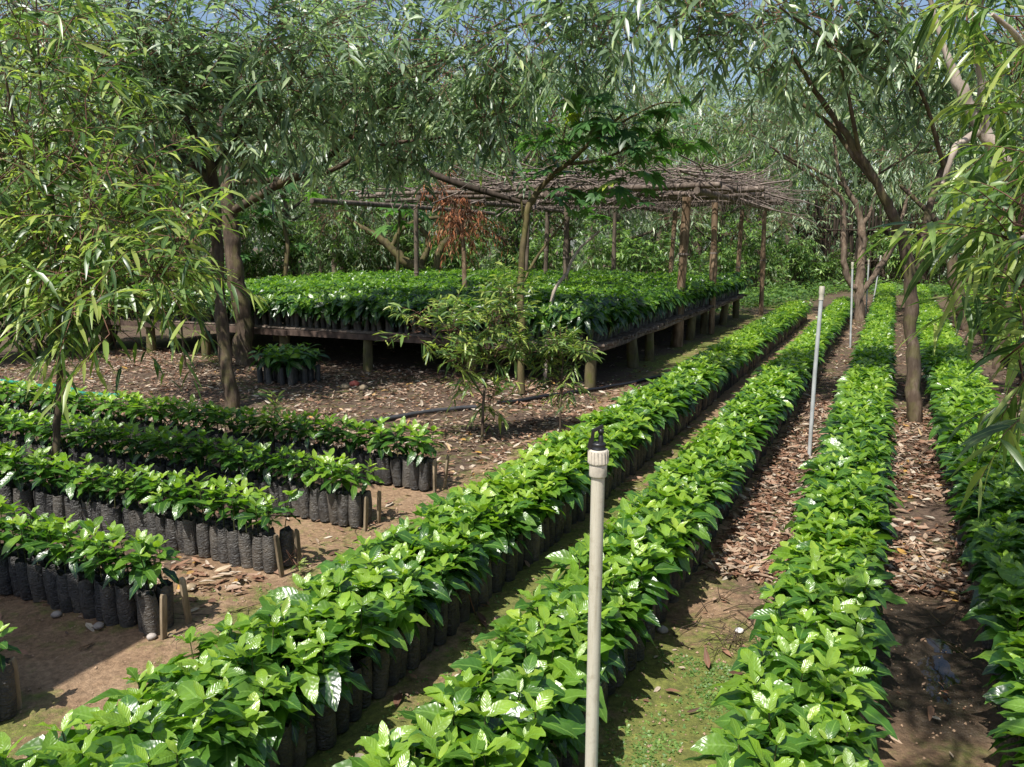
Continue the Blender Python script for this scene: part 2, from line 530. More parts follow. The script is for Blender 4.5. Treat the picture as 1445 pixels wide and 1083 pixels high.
def axis_vals(lo, hi, step, far):
    core = np.arange(lo, hi + 1e-6, step)
    ext = [step]
    while sum(ext) < far:
        ext.append(ext[-1] * 1.35)
    e = np.cumsum(ext)
    return np.concatenate([(lo - e)[::-1], core, hi + e])


def build_ground():
    xs, ys = axis_vals(-6, 7, .045, 160), axis_vals(-.5, 12, .045, 160)
    X, Y = np.meshgrid(xs, ys)
    s = X * NV[0] + Y * NV[1]; t = X * DV[0] + Y * DV[1]
    Z = ground_z(X, Y)
    n1, n2 = vnoise(X, Y, 1.7, 11), vnoise(X, Y, 5.1, 17)
    moss = .36 + 0 * X
    moss += .55 * bump(s, -.58, .3) * smooth(4.6, 2.6, t)                       # near gap between second and third long bed
    moss += .85 * bump(s, -1.42, .25) * smooth(9, 3., t)                        # gap between first and second
    moss += .55 * bump(s, -2.45, .22) * smooth(1.9, 2.6, t) * smooth(8., 5, t)
    moss += .55 * bump(s, -2.75, .2) * smooth(1.9, 1.5, t)
    moss += .55 * bump(s, -2.75, .35) * smooth(8.5, 11, t)                      # along the bench side
    moss += .3 * bump(s, .25, .2) * smooth(3.0, 2.2, t)
    moss *= .55 + .9 * n1
    litter_shade = smooth(4.6, 5.2, t) * smooth(-2.6, -3.0, s)
    litter_shade = np.maximum(litter_shade, smooth(-.85, -.7, s) * smooth(3.9, 5., t))
    litter_shade = np.maximum(litter_shade, smooth(-.9, -.6, s) * .5 * smooth(2.6, 3.6, t))
    litter_shade = np.maximum(litter_shade, .35 * bump(s, -2.6, .4) * smooth(2.2, 3, t))
    litter_shade = np.maximum(litter_shade, smooth(20, 23, t))
    litter_shade = np.maximum(litter_shade, smooth(-3.0, -3.7, s) * smooth(2.3, 2.6, t) * .95)  # dark ground colour painting the shade in the gaps between short beds
    litter_shade = np.maximum(litter_shade, smooth(-3.5, -4.5, s) * .6)
    hum = litter_shade * (.75 + .5 * n2)
    wet = 1.0 * bump(s, .25, .3) * bump(t, 3.5, .9) + .25 * bump(s, -1.3, .2) * n1 + .25 * bump(s, -.6, .25) * bump(t, 3.2, 1.)  # around the puddle: wet mud plus painted shade of the path
    mb = MB()
    ny, nx = X.shape
    i = np.arange(ny - 1)[:, None] * nx + np.arange(nx - 1)[None]
    f = np.stack([i, i + 1, i + nx + 1, i + nx], -1).reshape(-1, 4)
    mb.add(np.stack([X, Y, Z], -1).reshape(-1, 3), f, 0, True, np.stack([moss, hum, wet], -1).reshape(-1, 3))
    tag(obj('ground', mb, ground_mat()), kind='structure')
    wm = water_mat()
    mb = MB()
    a = np.linspace(0, 2 * np.pi, 40, endpoint=False)
    V = np.vstack([W(.27, 3.5, -.0265)] + [W(.27 + .2 * math.cos(x), 3.5 + .95 * math.sin(x), -.0265) for x in a])
    mb.add(V, [(0, 1 + k, 1 + (k + 1) % 40) for k in range(40)], 0, True)
    tag(obj('puddle', mb, wm), kind='structure')


build_ground()

# ------------------------------------------------------------------ coffee seedlings
HB, RB = .195, .039                       # bag height, radius


def bag_mesh(mb, sides, rings, r=RB, h=HB, rnd=.5, detail=True):
    a = np.linspace(0, 2 * np.pi, sides, endpoint=False) + rng.uniform(0, .5)
    zs = np.linspace(0, h, rings)
    V = []
    lx, ly = rng.normal(0, .008, 2)
    for i, z in enumerate(zs):
        q = z / h
        rr = r * (.93 + .1 * math.sin(q * 3.0 + .2) + rng.uniform(-.06, .06, sides) * detail)
        if i == rings - 1:
            rr = rr * .97
        zz = z + (rng.uniform(-.012, .010, sides) if i == rings - 1 else 0)
        V.append(np.stack([np.cos(a) * rr + lx * q, np.sin(a) * rr + ly * q, np.broadcast_to(zz, (sides,))], -1))
    V = np.concatenate(V)
    f = [(i * sides + k, i * sides + (k + 1) % sides, (i + 1) * sides + (k + 1) % sides, (i + 1) * sides + k)
         for i in range(rings - 1) for k in range(sides)]
    mb.add(V, f, 0, True, np.tile([rnd, .5, .5], (len(V), 1)))
    top = V[-sides:].copy(); top[:, :2] *= .96; top[:, 2] -= .018
    V2 = np.vstack([[lx, ly, h - .02], top])
    mb.add(V2, [(0, 1 + k, 1 + (k + 1) % sides) for k in range(sides)], 1, True)


def foliage_arrays(n_pairs, seed, leggy=False):
    """one seedling's leaves: base, direction, up, L, hw, droop, rnd; and its stem height"""
    g = np.random.default_rng(seed)
    hs = g.uniform(.155, .215) if leggy else g.uniform(.12, .20)
    B, D, U, L, Wd, Dr, Rn = [], [], [], [], [], [], []
    az0 = g.uniform(0, 6.28)
    for i in range(n_pairs):
        q = i / max(n_pairs - 1, 1)
        z = HB + hs * ((.42 + .58 * q) if leggy else (.34 + .66 * q))
        for k in (0, 1):
            az = az0 + i * 1.571 + k * math.pi + g.normal(0, .28)
            el = R((-6 if leggy else -10) + 46 * q ** 1.5) + g.normal(0, .2)
            d = np.array([math.cos(az) * math.cos(el), math.sin(az) * math.cos(el), math.sin(el)])
            l = (.138 + .04 * math.sin(q * 2.6)) * (1 - .36 * q ** 3) * g.uniform(.8, 1.2) * (.86 if leggy else 1.)
            B.append([.004 * math.cos(az), .004 * math.sin(az), z]); D.append(d)
            U.append(UP + g.normal(0, .3, 3)); L.append(l); Wd.append(l * g.uniform(.18, .23))
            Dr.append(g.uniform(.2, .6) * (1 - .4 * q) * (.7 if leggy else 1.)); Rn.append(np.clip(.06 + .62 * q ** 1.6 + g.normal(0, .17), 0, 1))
    for k in (0, 1):                                         # the two youngest leaves
        az = az0 + n_pairs * 1.571 + k * math.pi
        d = np.array([math.cos(az) * .8, math.sin(az) * .8, .7])
        B.append([0, 0, HB + hs]); D.append(d); U.append(np.array([math.cos(az) * -.6, math.sin(az) * -.6, .8])); l = g.uniform(.05, .08)
        L.append(l); Wd.append(l * .18); Dr.append(.1); Rn.append(g.uniform(.75, 1))
    return [np.array(x) for x in (B, D, U, L, Wd, Dr, Rn)] + [hs]


US_HI, US_MID, US_LO = (0, .12, .3, .5, .7, .86, 1), (0, .22, .5, .78, 1), (0, .45, 1)
NVAR, NLUSH = 22, 14
VAR = [foliage_arrays(6 if i % 3 else 5, 100 + i) if i < NLUSH else foliage_arrays(5 if i % 2 else 4, 100 + i, True) for i in range(NVAR)]


def foliage_mb(i, us, keep=None, wave=.10):
    B, D, U, L, Wd, Dr, Rn, hs = VAR[i]
    mb = MB()
    sl = slice(None) if keep is None else slice(keep, None)
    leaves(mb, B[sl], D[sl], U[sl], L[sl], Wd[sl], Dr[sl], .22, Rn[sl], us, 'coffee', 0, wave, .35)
    return mb


def stem_mb(i):
    mb = MB()
    hs = VAR[i][7]
    tube(mb, [[0, 0, HB - .03], [.002, .001, HB + hs * .5], [0, 0, HB + hs]], [.0036, .003, .002], 5)
    return mb


# lists of every seedling: s, t, z, scale, tilt direction, edge flag
plants = []      # (x, y, z, scale, rz, tiltx, tilty, bed, show_bag)
SPC = .077


def fill_bed(name, s0, s1, t0, t1, z=0., spc=SPC, scale=(.82, 1.12), tilt_edge=.06, edges='stu', jit=.010):
    ss = np.arange(s0 + spc / 2, s1, spc)
    tt = np.arange(t0 + spc / 2, t1, spc)
    for i, s in enumerate(ss):
        for j, t in enumerate(tt):
            p = W(s + rng.normal(0, jit), t + rng.normal(0, jit), z)
            tl = rng.normal(0, .11, 2)
            v = tl[0] * NV[:2] + tl[1] * DV[:2]
            e = False
            if i == 0: v = v - tilt_edge * NV[:2]; e = True
            if i == len(ss) - 1: v = v + tilt_edge * NV[:2]; e = True
            if j == 0: v = v - tilt_edge * DV[:2]; e = True
            if j == len(tt) - 1: e = True
            k = scale[0] + (scale[1] - scale[0]) * np.clip(.5 * vnoise(s, t, 1.9, 31) + .6 * rng.uniform() ** .7, 0, 1.1)
            if rng.uniform() < .035: k *= .72
            if i in (0, len(ss) - 1) and z == 0: k *= .92
            plants.append((p[0], p[1], z, k, rng.uniform(0, 6.28), v[0], v[1], name, e))
            if z > 0 and (j == 0 or i == len(ss) - 1):      # bench edges: more stems leaning out over the rim
                o_ = -.75 * DV[:2] if j == 0 else .75 * NV[:2]
                for _ in range(2):
                    plants.append((p[0] + o_[0] * .05, p[1] + o_[1] * .05, z, k * 1.05, rng.uniform(0, 6.28), o_[0] * rng.uniform(.6, 1.3), o_[1] * rng.uniform(.6, 1.3), name, False))


LONG = [('A', -2.02, -1.65, .35, 18.6), ('B', -1.138, -.80, .35, 20.5), ('C', -.31, .00, .6, 27.6), ('D', .47, .87, 1.0, 27.6), ('E', 1.52, 1.90, 4.0, 27.6)]
for n_, a, b, c, d in LONG:
    fill_bed(n_, a, b, c, d)
fill_bed('F', 2.6, 3.0, 10.0, 26.)
SHORT = [('0', 1.50), ('1', 2.26), ('2', 3.01), ('3', 3.75), ('4', 4.56)]
for n_, t in SHORT:
    fill_bed(n_, (-2.79 if n_ == '0' else -2.80) - .077 * 64, -2.79, t, t + .17, scale=(.74, 1.02) if n_ != '0' else (.6, .75), tilt_edge=.1)
BENCH_Z = .52
fill_bed('bench', -11.4, -3.14, 8.76, 18.6, BENCH_Z, .105, (.72, 1.42), .38, jit=.016)
# the small clump on the leaf litter
cl = W(-6.62, 7.62)
for k in range(26):
    a, r = k * 2.4, .062 * math.sqrt(k)
    plants.append((cl[0] + r * math.cos(a) * 1.15, cl[1] + r * math.sin(a) * .9, 0., .95 + .2 * rng.uniform(), rng.uniform(0, 6.28),
                   .3 * r * math.cos(a), .3 * r * math.sin(a), 'clump', True))

BED_LABEL = {
    'A': 'glossy coffee seedling in a black bag, in the first long bed beside the short beds',
    'B': 'glossy coffee seedling in a black bag, in the long bed behind the thick foreground pipe',
    'C': 'glossy coffee seedling in a black bag, in the long bed between mossy path and puddle',
    'D': 'glossy coffee seedling in a black bag, in the long bed on the puddle\'s right side',
    'E': 'glossy coffee seedling in a black bag, in the long bed at the right edge',
    'F': 'glossy coffee seedling in a black bag, in the farthest right long bed',
    '0': 'small coffee seedling in a black bag beside a peg, in the bottom left corner',
    '1': 'coffee seedling in a black bag, in the short bed with the crinkled sunlit corner bag',
    '2': 'coffee seedling in a black bag, in the short bed with the thin sapling',
    '3': 'coffee seedling in a black bag, in the fourth short bed up from the bottom left',
    '4': 'coffee seedling in a black bag, in the short bed nearest the leaf litter',
    'bench': 'coffee seedling in a black bag on the raised bench',
    'clump': 'coffee seedling in a black bag, in the small round clump before the bench',
}


def rot_tilt(rz, tx, ty):
    c, s = math.cos(rz), math.sin(rz)
    Rz = np.array([[c, -s, 0], [s, c, 0], [0, 0, 1]])
    z = nrm(np.array([tx, ty, 1.])); x = nrm(np.cross([0, 1., 0], z)); y = np.cross(z, x)
    return np.column_stack([x, y, z]) @ Rz


def seedlings():
    pos = np.array([(p[0], p[1], p[2] + .36) for p in plants])
    u, v, Z = proj(pos)
    vis = (u > -25) & (u < 1470) & (v < 1120) & (Z > .4)
    order = np.argsort(np.where(vis, Z, 1e9))
    indiv = set(order[:298].tolist())
    bag_me = []
    for i in range(6):
        mb = MB(); bag_mesh(mb, 14, 7); bag_me.append(mb.mesh('grow_bag', [M_BAG, M_SOIL]))
    fol_me = [foliage_mb(i, US_HI, wave=.3).mesh('foliage', M_COFFEE) for i in range(NVAR)]
    stem_me = [stem_mb(i).mesh('stem', M_STEM) for i in range(NVAR)]
    lods = {'hi': [foliage_mb(i, US_HI, wave=.3) for i in range(NVAR)], 'mid': [foliage_mb(i, US_MID) for i in range(NVAR)],
            'lo': [foliage_mb(i, US_LO, 2) for i in range(NVAR)]}
    st_mb = [stem_mb(i) for i in range(NVAR)]
    bag_hi, bag_lo = [], []
    for i in range(6):
        mb = MB(); bag_mesh(mb, 12, 6, rnd=rng.uniform()); bag_hi.append(mb)
        mb = MB(); bag_mesh(mb, 6, 2, rnd=rng.uniform(), detail=False); bag_lo.append(mb)

    def flat(mb):
        return (np.concatenate(mb.v), [f for f in mb.f], [m for m in mb.m], np.concatenate(mb.c))
    mass = MB()
    batches = {}
    for k, (x, y, z, sc, rz, tx, ty, bed, edge) in enumerate(plants):
        var = int(rng.integers(NLUSH) if bed not in '01234' else NLUSH + rng.integers(NVAR - NLUSH)); bv = int(rng.integers(6))
        Rm = rot_tilt(rz, tx, ty)
        if k in indiv:
            th = thing('coffee_seedling', BED_LABEL[bed], 'seedling', (x, y, z - .004), 0, 'coffee seedlings in black bags')
            b = obj('grow_bag', bag_me[bv], None, th); b.rotation_euler = (tx * .25, -ty * .25, rz)
            M4 = [list(map(float, r)) for r in Rm]
            e = __import__('mathutils').Matrix(M4).to_euler()
            off = np.array([0, 0, HB]) - Rm @ np.array([0, 0, HB]) * sc
            for nm, me in (('stem', stem_me[var]), ('foliage', fol_me[var])):
                o = obj(nm, me, None, th, tuple(off)); o.rotation_euler = e; o.scale = (sc,) * 3
            continue
        if not vis[k] and Z[k] > 1.5 and bed not in ('A', 'B', 'C', 'D', 'E', '0', '1', '2', '3', '4'):
            continue
        if Z[k] > 1.5 and (u[k] < -500 or u[k] > 2000):
            continue
        lod = 'hi' if Z[k] < 5.5 else 'mid' if Z[k] < 11 else 'lo'
        batches.setdefault((lod, var), []).append((x, y, z, sc, Rm))
        if edge or Z[k] < 5.5:
            batches.setdefault(('bag' if Z[k] < 8 else 'baglo', bv), []).append((x, y, z - .004, 1., rot_tilt(rz, tx * .25, ty * .25)))
        if Z[k] < 8 and bed in '01234':
            batches.setdefault(('stem', var), []).append((x, y, z, sc, Rm))
    src = {'hi': lods['hi'], 'mid': lods['mid'], 'lo': lods['lo'], 'bag': bag_hi, 'baglo': bag_lo, 'stem': st_mb}
    for (kind, i), lst in batches.items():
        o = src[kind][i]
        Rm = np.array([q[4] for q in lst]); sc = np.array([q[3] for q in lst]); ps = np.array([q[:3] for q in lst])
        piv = np.array([0, 0, HB]) if kind in ('hi', 'mid', 'lo', 'stem') else np.zeros(3)
        st = 0
        for v_, f_, m_, c_ in zip(o.v, o.f, o.m, o.c):
            N, V = len(lst), len(v_)
            VV = np.einsum('nij,vj->nvi', Rm, v_ - piv) * sc[:, None, None] + piv + ps[:, None]
            FF = ((f_ - st)[None] + (np.arange(N) * V)[:, None, None]).reshape(-1, f_.shape[1])
            cc = np.tile(c_, (N, 1))
            if kind in ('hi', 'mid', 'lo'):
                dv = rng.uniform(-.14, .14, N) + .3 * (vnoise(ps[:, 0], ps[:, 1], .9, 71) - .5) - np.where(ps[:, 2] > .3, .27, 0)  # raised bench leaves tinted darker in place of shade from roof and crowns
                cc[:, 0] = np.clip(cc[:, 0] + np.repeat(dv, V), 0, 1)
            if kind in ('bag', 'baglo'):
                cc[:, 0] = np.repeat(rng.uniform(0, 1, N), V)
            base = {'hi': 0, 'mid': 0, 'lo': 0, 'stem': 3}.get(kind)
            mi = (int(m_[0]) + 1) if base is None else base
            mass.add(VV.reshape(-1, 3), FF, mi, True, cc)
            st += V
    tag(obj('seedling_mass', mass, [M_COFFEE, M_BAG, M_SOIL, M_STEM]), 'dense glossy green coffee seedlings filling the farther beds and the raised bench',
        'seedlings', 'coffee seedlings in black bags', 'stuff')


seedlings()

# ------------------------------------------------------------------ trees
US_L, US_M = (0, .4, 1), (0, .25, .6, 1)


def crown_into(mb, blobs, L=.2, ratio=.075, per=14, tl=.5, us=US_M, lmat=0, tmat=1, tw=.004, droop=.35, hang=.35, leafdroop=.3, young=.12, rise=.15):
    """blobs: (centre, radius xyz, number of twigs). Twigs grow outward from each blob and carry alternate leaves."""
    for c, r, n in blobs:
        c = np.asarray(c, float); r = np.broadcast_to(np.asarray(r, float), (3,))
        g = nrm(rng.normal(size=(n, 3))); rad = rng.uniform(0.05, 1, (n, 1)) ** .5
        st = c + g * r * rad
        d = nrm(g * .55 + rng.normal(0, .65, (n, 3)) + UP * rise)
        ln = tl * rng.uniform(.6, 1.25, n)
        uu = np.linspace(0, 1, 5)
        pts = st[:, None] + d[:, None] * (ln[:, None] * uu)[..., None] - UP * (droop * ln[:, None] * uu ** 2)[..., None]
        twigs(mb, pts, tw, tmat)
        inner = np.stack([c + (st - c) * .35 + rng.normal(0, .04, (n, 3)), (c + st) / 2 + rng.normal(0, .05, (n, 3)) + UP * .03, st], axis=1)
        twigs(mb, inner[:, ::-1], tw * 1.5, tmat)
        u = np.tile(np.linspace(.08, 1, per), (n, 1)) + rng.uniform(-.02, .02, (n, per))
        base = st[:, None] + d[:, None] * (ln[:, None] * u)[..., None] - UP * (droop * ln[:, None] * u ** 2)[..., None]
        tan = nrm(d[:, None] - UP * (2 * droop * u)[..., None])
        side = nrm(np.cross(tan, UP) + 1e-6) * np.where(np.arange(per) % 2, 1, -1)[None, :, None]
        ld = nrm(tan * .75 + side * .8 + rng.normal(0, .28, (n, per, 3)) - UP * hang)
        lu = nrm(UP + rng.normal(0, .45, (n, per, 3)))
        N = n * per
        tip = (u > .86).ravel()
        rn = np.clip(rng.beta(1.25, 1.5, N) * .95, 0, 1)
        rn = np.where(tip & (rng.uniform(0, 1, N) < .6), rng.uniform(.8, 1, N), np.where(rng.uniform(0, 1, N) < young * .4, rng.uniform(.82, 1, N), rn))
        LL = L * rng.uniform(.6, 1.2, N) * np.where(tip, .8, 1)
        leaves(mb, base.reshape(-1, 3), ld.reshape(-1, 3), lu.reshape(-1, 3), LL, LL * ratio * rng.uniform(.8, 1.2, N),
               leafdroop * rng.uniform(.3, 1.6, N), .2, rn, us, 'willow', lmat, 0, .5)


def PL(rows):
    """rows of photo x, y, depth, radius -> limb points"""
    return [np.append(P(u, v, z), r) for u, v, z, r in rows]


def PB(rows, k=1.):
    """rows of photo x, y, depth, radius (m), twig count -> crown blobs"""
    return [(P(u, v, z), r, int(n * k)) for u, v, z, r, n in rows]


def tree(name, label, base, limbs, crown, bark, leaf, cat='tree', group=None, twig=M_TWIG, limb_k=5, **kw):
    base = np.asarray(base, float)
    t = thing(name, label, cat, base, 0, group)
    mb = MB()
    for l in limbs:
        q = np.array(l); q[:, :3] -= base
        limb(mb, q, k=limb_k)
    obj('trunk', mb, bark, t)
    mb = MB()
    crown_into(mb, [(np.asarray(c) - base, r, n) for c, r, n in crown], **kw)
    obj('crown', mb, [leaf, twig], t)
    return t


def GB(u, v):
    """ground point under photo pixel"""
    a, b = (u - 722.5) / F, -(v - 541.5) / F
    r = np.array([a, CP + b * SP, -SP + b * CP])
    return np.array([0, 0, H]) + r * (-H / r[2])


def gz(u, v):
    p = GB(u, v)
    return proj(p)[2]


# thin sapling standing in the third short bed, dense feathery foliage on the left
z0 = gz(75, 725)
limbs = [PL([(74, 728, z0, .026), (80, 620, z0, .023), (85, 505, z0, .021), (84, 380, z0 + .05, .016), (70, 250, z0 + .1, .012), (55, 90, z0 + .1, .007), (50, -40, z0, .004)]),
         PL([(85, 508, z0, .014), (70, 493, z0 - .05, .011), (40, 470, z0 - .2, .008), (0, 440, z0 - .3, .005)]),
         PL([(84, 430, z0, .013), (45, 300, z0 - .1, .010), (12, 130, z0 - .2, .007), (-5, 40, z0 - .3, .004)]),
         PL([(84, 410, z0, .011), (130, 300, z0 - .1, .008), (165, 200, z0 - .1, .005)]),
         PL([(85, 460, z0, .010), (150, 415, z0 - .15, .007), (230, 385, z0 - .3, .004)])]
crown = PB([(60, 415, 4.7, .3, 24), (150, 415, 4.6, .28, 24), (215, 385, 4.6, .24, 20), (262, 350, 4.7, .16, 10), (-10, 390, 4.9, .36, 22), (60, 320, 4.9, .4, 30),
            (140, 310, 4.8, .36, 28), (-20, 290, 5.0, .45, 24), (225, 305, 4.9, .25, 15), (40, 210, 5.0, .45, 32), (120, 225, 5., .38, 22), (200, 235, 5., .22, 9),
            (-30, 160, 5.2, .45, 22), (60, 100, 5.1, .42, 28), (20, 10, 5.2, .45, 24), (115, 120, 5.3, .35, 16)])
tree('slender_sapling', 'slender dark stemmed sapling with feathery bright narrow leaves, standing in a short bed', GB(75, 725), limbs, crown, M_BARK, M_YOUNG,
     cat='sapling', L=.19, ratio=.072, per=10, tl=.42, us=US_M, droop=.22, hang=.12, leafdroop=.35, young=.5, tw=.0032)

# the two stems of dark bark by the bench
z1 = gz(325, 575)
limbs = [PL([(327, 578, z1, .078), (318, 500, z1, .066), (309, 400, z1, .06), (305, 310, z1, .056), (300, 245, z1, .05), (288, 212, z1 - .1, .044), (262, 170, z1 - .2, .034), (228, 105, z1 - .3, .024), (190, 20, z1 - .3, .014)]),
         PL([(302, 262, z1, .05), (282, 240, z1 + .1, .052), (245, 214, z1 + .2, .055), (212, 178, z1 + .25, .052), (192, 130, z1 + .3, .04), (160, 50, z1 + .3, .025)]),
         PL([(304, 300, z1, .03), (250, 262, z1 - .2, .022), (190, 255, z1 - .4, .014)]),
         PL([(300, 240, z1, .03), (335, 190, z1 + .2, .022), (372, 100, z1 + .3, .014), (380, 20, z1 + .3, .008)])]
crown = PB([(210, 100, 7.8, .8, 62), (270, 45, 8.2, .8, 58), (150, 170, 7.6, .65, 48), (330, 120, 8.3, .75, 54), (250, 165, 8.2, .5, 28), (370, 40, 8.3, .75, 52),
            (180, 25, 7.8, .7, 44), (110, 80, 8.2, .65, 38), (400, 130, 8.5, .6, 38), (190, 250, 7.8, .45, 26), (120, 260, 8.2, .5, 28), (345, 205, 8.6, .3, 14), (440, 50, 8.2, .65, 42), (60, 20, 8.4, .7, 34)])
tree('willow_leaved_tree', 'slightly leaning dark trunk with a pale sunlit limb, rooted just behind the short beds', GB(325, 575), limbs, crown, M_BARK, M_WILLOW,
     group='shade trees among the beds', L=.205, ratio=.1, per=12, tl=.55, droop=.1, hang=.1)

z2 = gz(345, 515)
limbs = [PL([(346, 518, z2, .145), (342, 460, z2, .125), (334, 400, z2, .115), (326, 335, z2, .11), (322, 296, z2, .105), (318, 250, z2, .075), (310, 180, z2 + .2, .05), (320, 80, z2 + .3, .03)]),
         PL([(325, 300, z2, .06), (352, 284, z2 - .1, .062), (392, 262, z2 - .2, .06), (436, 243, z2 - .3, .055), (462, 222, z2 - .4, .05), (520, 172, z2 - .5, .038), (590, 125, z2 - .7, .026), (660, 60, z2 - .8, .014)]),
         PL([(326, 258, z2, .04), (370, 256, z2, .038), (420, 250, z2 + .1, .04), (470, 240, z2 + .1, .034), (540, 205, z2, .03), (620, 195, z2 - .1, .022), (720, 165, z2 - .3, .014)]),
         PL([(520, 172, z2 - .5, .03), (600, 100, z2 - 1., .022), (720, 40, z2 - 1.6, .015), (840, 10, z2 - 2, .008)])]
crown = PB([(440, 70, 10., .95, 62), (520, 110, 9.6, .85, 60), (560, 15, 9.4, .9, 62), (600, 150, 9.6, .7, 46), (650, 80, 9.2, .8, 60), (690, 170, 9.4, .5, 34), (740, 40, 8.6, .75, 56),
            (480, 180, 10.3, .6, 38), (400, 165, 10.8, .6, 30), (820, 30, 8.2, .6, 46), (880, 0, 8., .5, 30), (715, 115, 9.2, .6, 34), (560, 210, 10., .4, 20), (850, 70, 8.4, .35, 16), (610, 222, 10., .3, 10)])
tree('willow_leaved_tree', 'thickest dark trunk beside the bench, a long grey limb reaching towards the shelter', GB(345, 515), limbs, crown, M_BARK, M_WILLOW,
     group='shade trees among the beds', L=.21, ratio=.1, per=12, tl=.55, droop=.2, hang=.2)

# right main tree
z3 = gz(1290, 595)
limbs = [PL([(1291, 600, z3, 0.067), (1288, 520, z3, 0.060), (1286, 440, z3, 0.058), (1284, 385, z3, 0.060), (1276, 350, z3, 0.054), (1262, 310, z3, 0.048), (1244, 272, z3 - .05, 0.043), (1215, 222, z3 - .1, 0.037), (1180, 170, z3 - .1, 0.028), (1143, 118, z3 - .2, 0.021), (1105, 50, z3 - .2, 0.013), (1080, -20, z3 - .2, 0.008)]),
         PL([(1292, 400, z3, 0.045), (1300, 345, z3 + .05, 0.040), (1312, 290, z3 + .1, 0.035), (1332, 235, z3 + .15, 0.028), (1352, 205, z3 + .2, 0.023), (1385, 185, z3 + .2, 0.018), (1420, 120, z3 + .2, 0.010)]),
         PL([(1238, 262, z3, 0.026), (1215, 235, z3 + .15, 0.024), (1170, 175, z3 + .3, 0.022), (1120, 140, z3 + .4, 0.016), (1060, 100, z3 + .5, 0.009)]),
         PL([(1215, 222, z3 - .1, 0.019), (1180, 80, z3 - .6, 0.013), (1100, 10, z3 - 1., 0.008)]),
         PL([(1240, 246, z3, 0.010), (1285, 217, z3 - .1, 0.009), (1305, 190, z3 - .2, 0.005)]),
         PL([(1332, 235, z3 + .1, 0.022), (1300, 130, z3 - .3, 0.016), (1250, 60, z3 - .6, 0.011), (1180, 20, z3 - .8, 0.006)])]
crown = PB([(1140, 35, 7.3, .5, 36), (1060, 15, 7., .5, 38), (985, 5, 6.8, .4, 28), (1215, 65, 7.3, .48, 32), (1280, 25, 7.2, .55, 38), (1350, 45, 7.6, .55, 34), (1200, -5, 7., .5, 30),
            (1090, 80, 7.6, .3, 14), (1280, 115, 7.8, .4, 22), (1400, 30, 7.6, .6, 30), (1015, 60, 7.2, .25, 14), (1420, 130, 7.8, .45, 22), (940, 10, 7., .35, 20), (1180, 130, 8., .25, 9), (1330, 200, 8.2, .3, 11), (1230, 170, 8.2, .25, 8)])
tree('willow_leaved_tree', 'forked tree with smooth grey brown trunk standing in the litter path between two long beds', GB(1290, 595), limbs, crown, M_BARK, M_WILLOW,
     group='shade trees among the beds', L=.19, ratio=.1, per=11, tl=.5, droop=.25, hang=.28)

# V-forked tree further along the same path
z4 = gz(1215, 452)
limbs = [PL([(1213, 455, z4, 0.101), (1213, 400, z4, 0.094), (1217, 345, z4, 0.086), (1216, 318, z4, 0.078), (1205, 285, z4, 0.066), (1192, 262, z4, 0.055), (1180, 225, z4, 0.039), (1175, 150, z4, 0.023)]),
         PL([(1212, 412, z4, 0.062), (1200, 400, z4, 0.066), (1193, 380, z4, 0.066), (1190, 350, z4, 0.062), (1191, 310, z4, 0.047), (1188, 280, z4, 0.035), (1150, 250, z4, 0.039), (1110, 225, z4 - .1, 0.023), (1080, 200, z4 - .2, 0.016)]),
         PL([(1216, 412, z4, 0.062), (1228, 398, z4, 0.062), (1246, 370, z4, 0.066), (1262, 343, z4, 0.058), (1275, 300, z4 + .2, 0.039), (1290, 240, z4 + .3, 0.023)]),
         PL([(1216, 318, z4, 0.055), (1228, 300, z4, 0.039), (1240, 250, z4, 0.027), (1250, 170, z4, 0.016)]),
         PL([(1190, 262, z4, 0.039), (1150, 240, z4 - .2, 0.031), (1112, 222, z4 - .4, 0.023), (1060, 190, z4 - .6, 0.012)])]
crown = PB([(1120, 180, 17., .9, 60), (1200, 160, 17.5, 1., 66), (1060, 150, 16.8, .8, 50), (1270, 180, 17.8, .8, 50), (1160, 90, 17.2, 1., 60), (1060, 80, 17., .9, 50), (1250, 90, 17.6, .9, 50), (1000, 180, 17., .6, 30)])
tree('willow_leaved_tree', 'far tree with a low U of three curved brown stems in the litter path', GB(1215, 452), limbs, crown, M_BARKM, M_WILLOW,
     group='shade trees among the beds', L=.22, ratio=.08, per=14, tl=.7, us=US_L, droop=.3, hang=.3)

z5 = gz(1365, 468)
limbs = [PL([(1366, 470, z5, .115), (1356, 430, z5, .11), (1347, 395, z5, .115), (1342, 360, z5, .1), (1330, 325, z5, .075), (1310, 300, z5, .05), (1270, 262, z5, .03)]),
         PL([(1342, 368, z5, .08), (1352, 335, z5 - .1, .075), (1372, 300, z5 - .2, .065), (1390, 265, z5 - .3, .045), (1400, 200, z5 - .4, .03)]),
         PL([(1340, 355, z5, .06), (1336, 300, z5, .045), (1340, 240, z5, .03)]),
         PL([(1352, 340, z5, .05), (1385, 310, z5, .045), (1410, 260, z5, .03)])]
crown = PB([(1330, 200, 15.5, .9, 56), (1400, 170, 15.3, .9, 56), (1280, 220, 15.6, .6, 36), (1440, 230, 15.2, .8, 44), (1340, 110, 15.6, .9, 50), (1430, 90, 15.3, .9, 46)])
tree('willow_leaved_tree', 'leaning reddish brown trunk forking low, between the long beds beyond the puddle', GB(1365, 468), limbs, crown, M_BARK, M_WILLOW,
     group='shade trees among the beds', L=.21, ratio=.08, per=14, tl=.65, us=US_L, droop=.3, hang=.3)

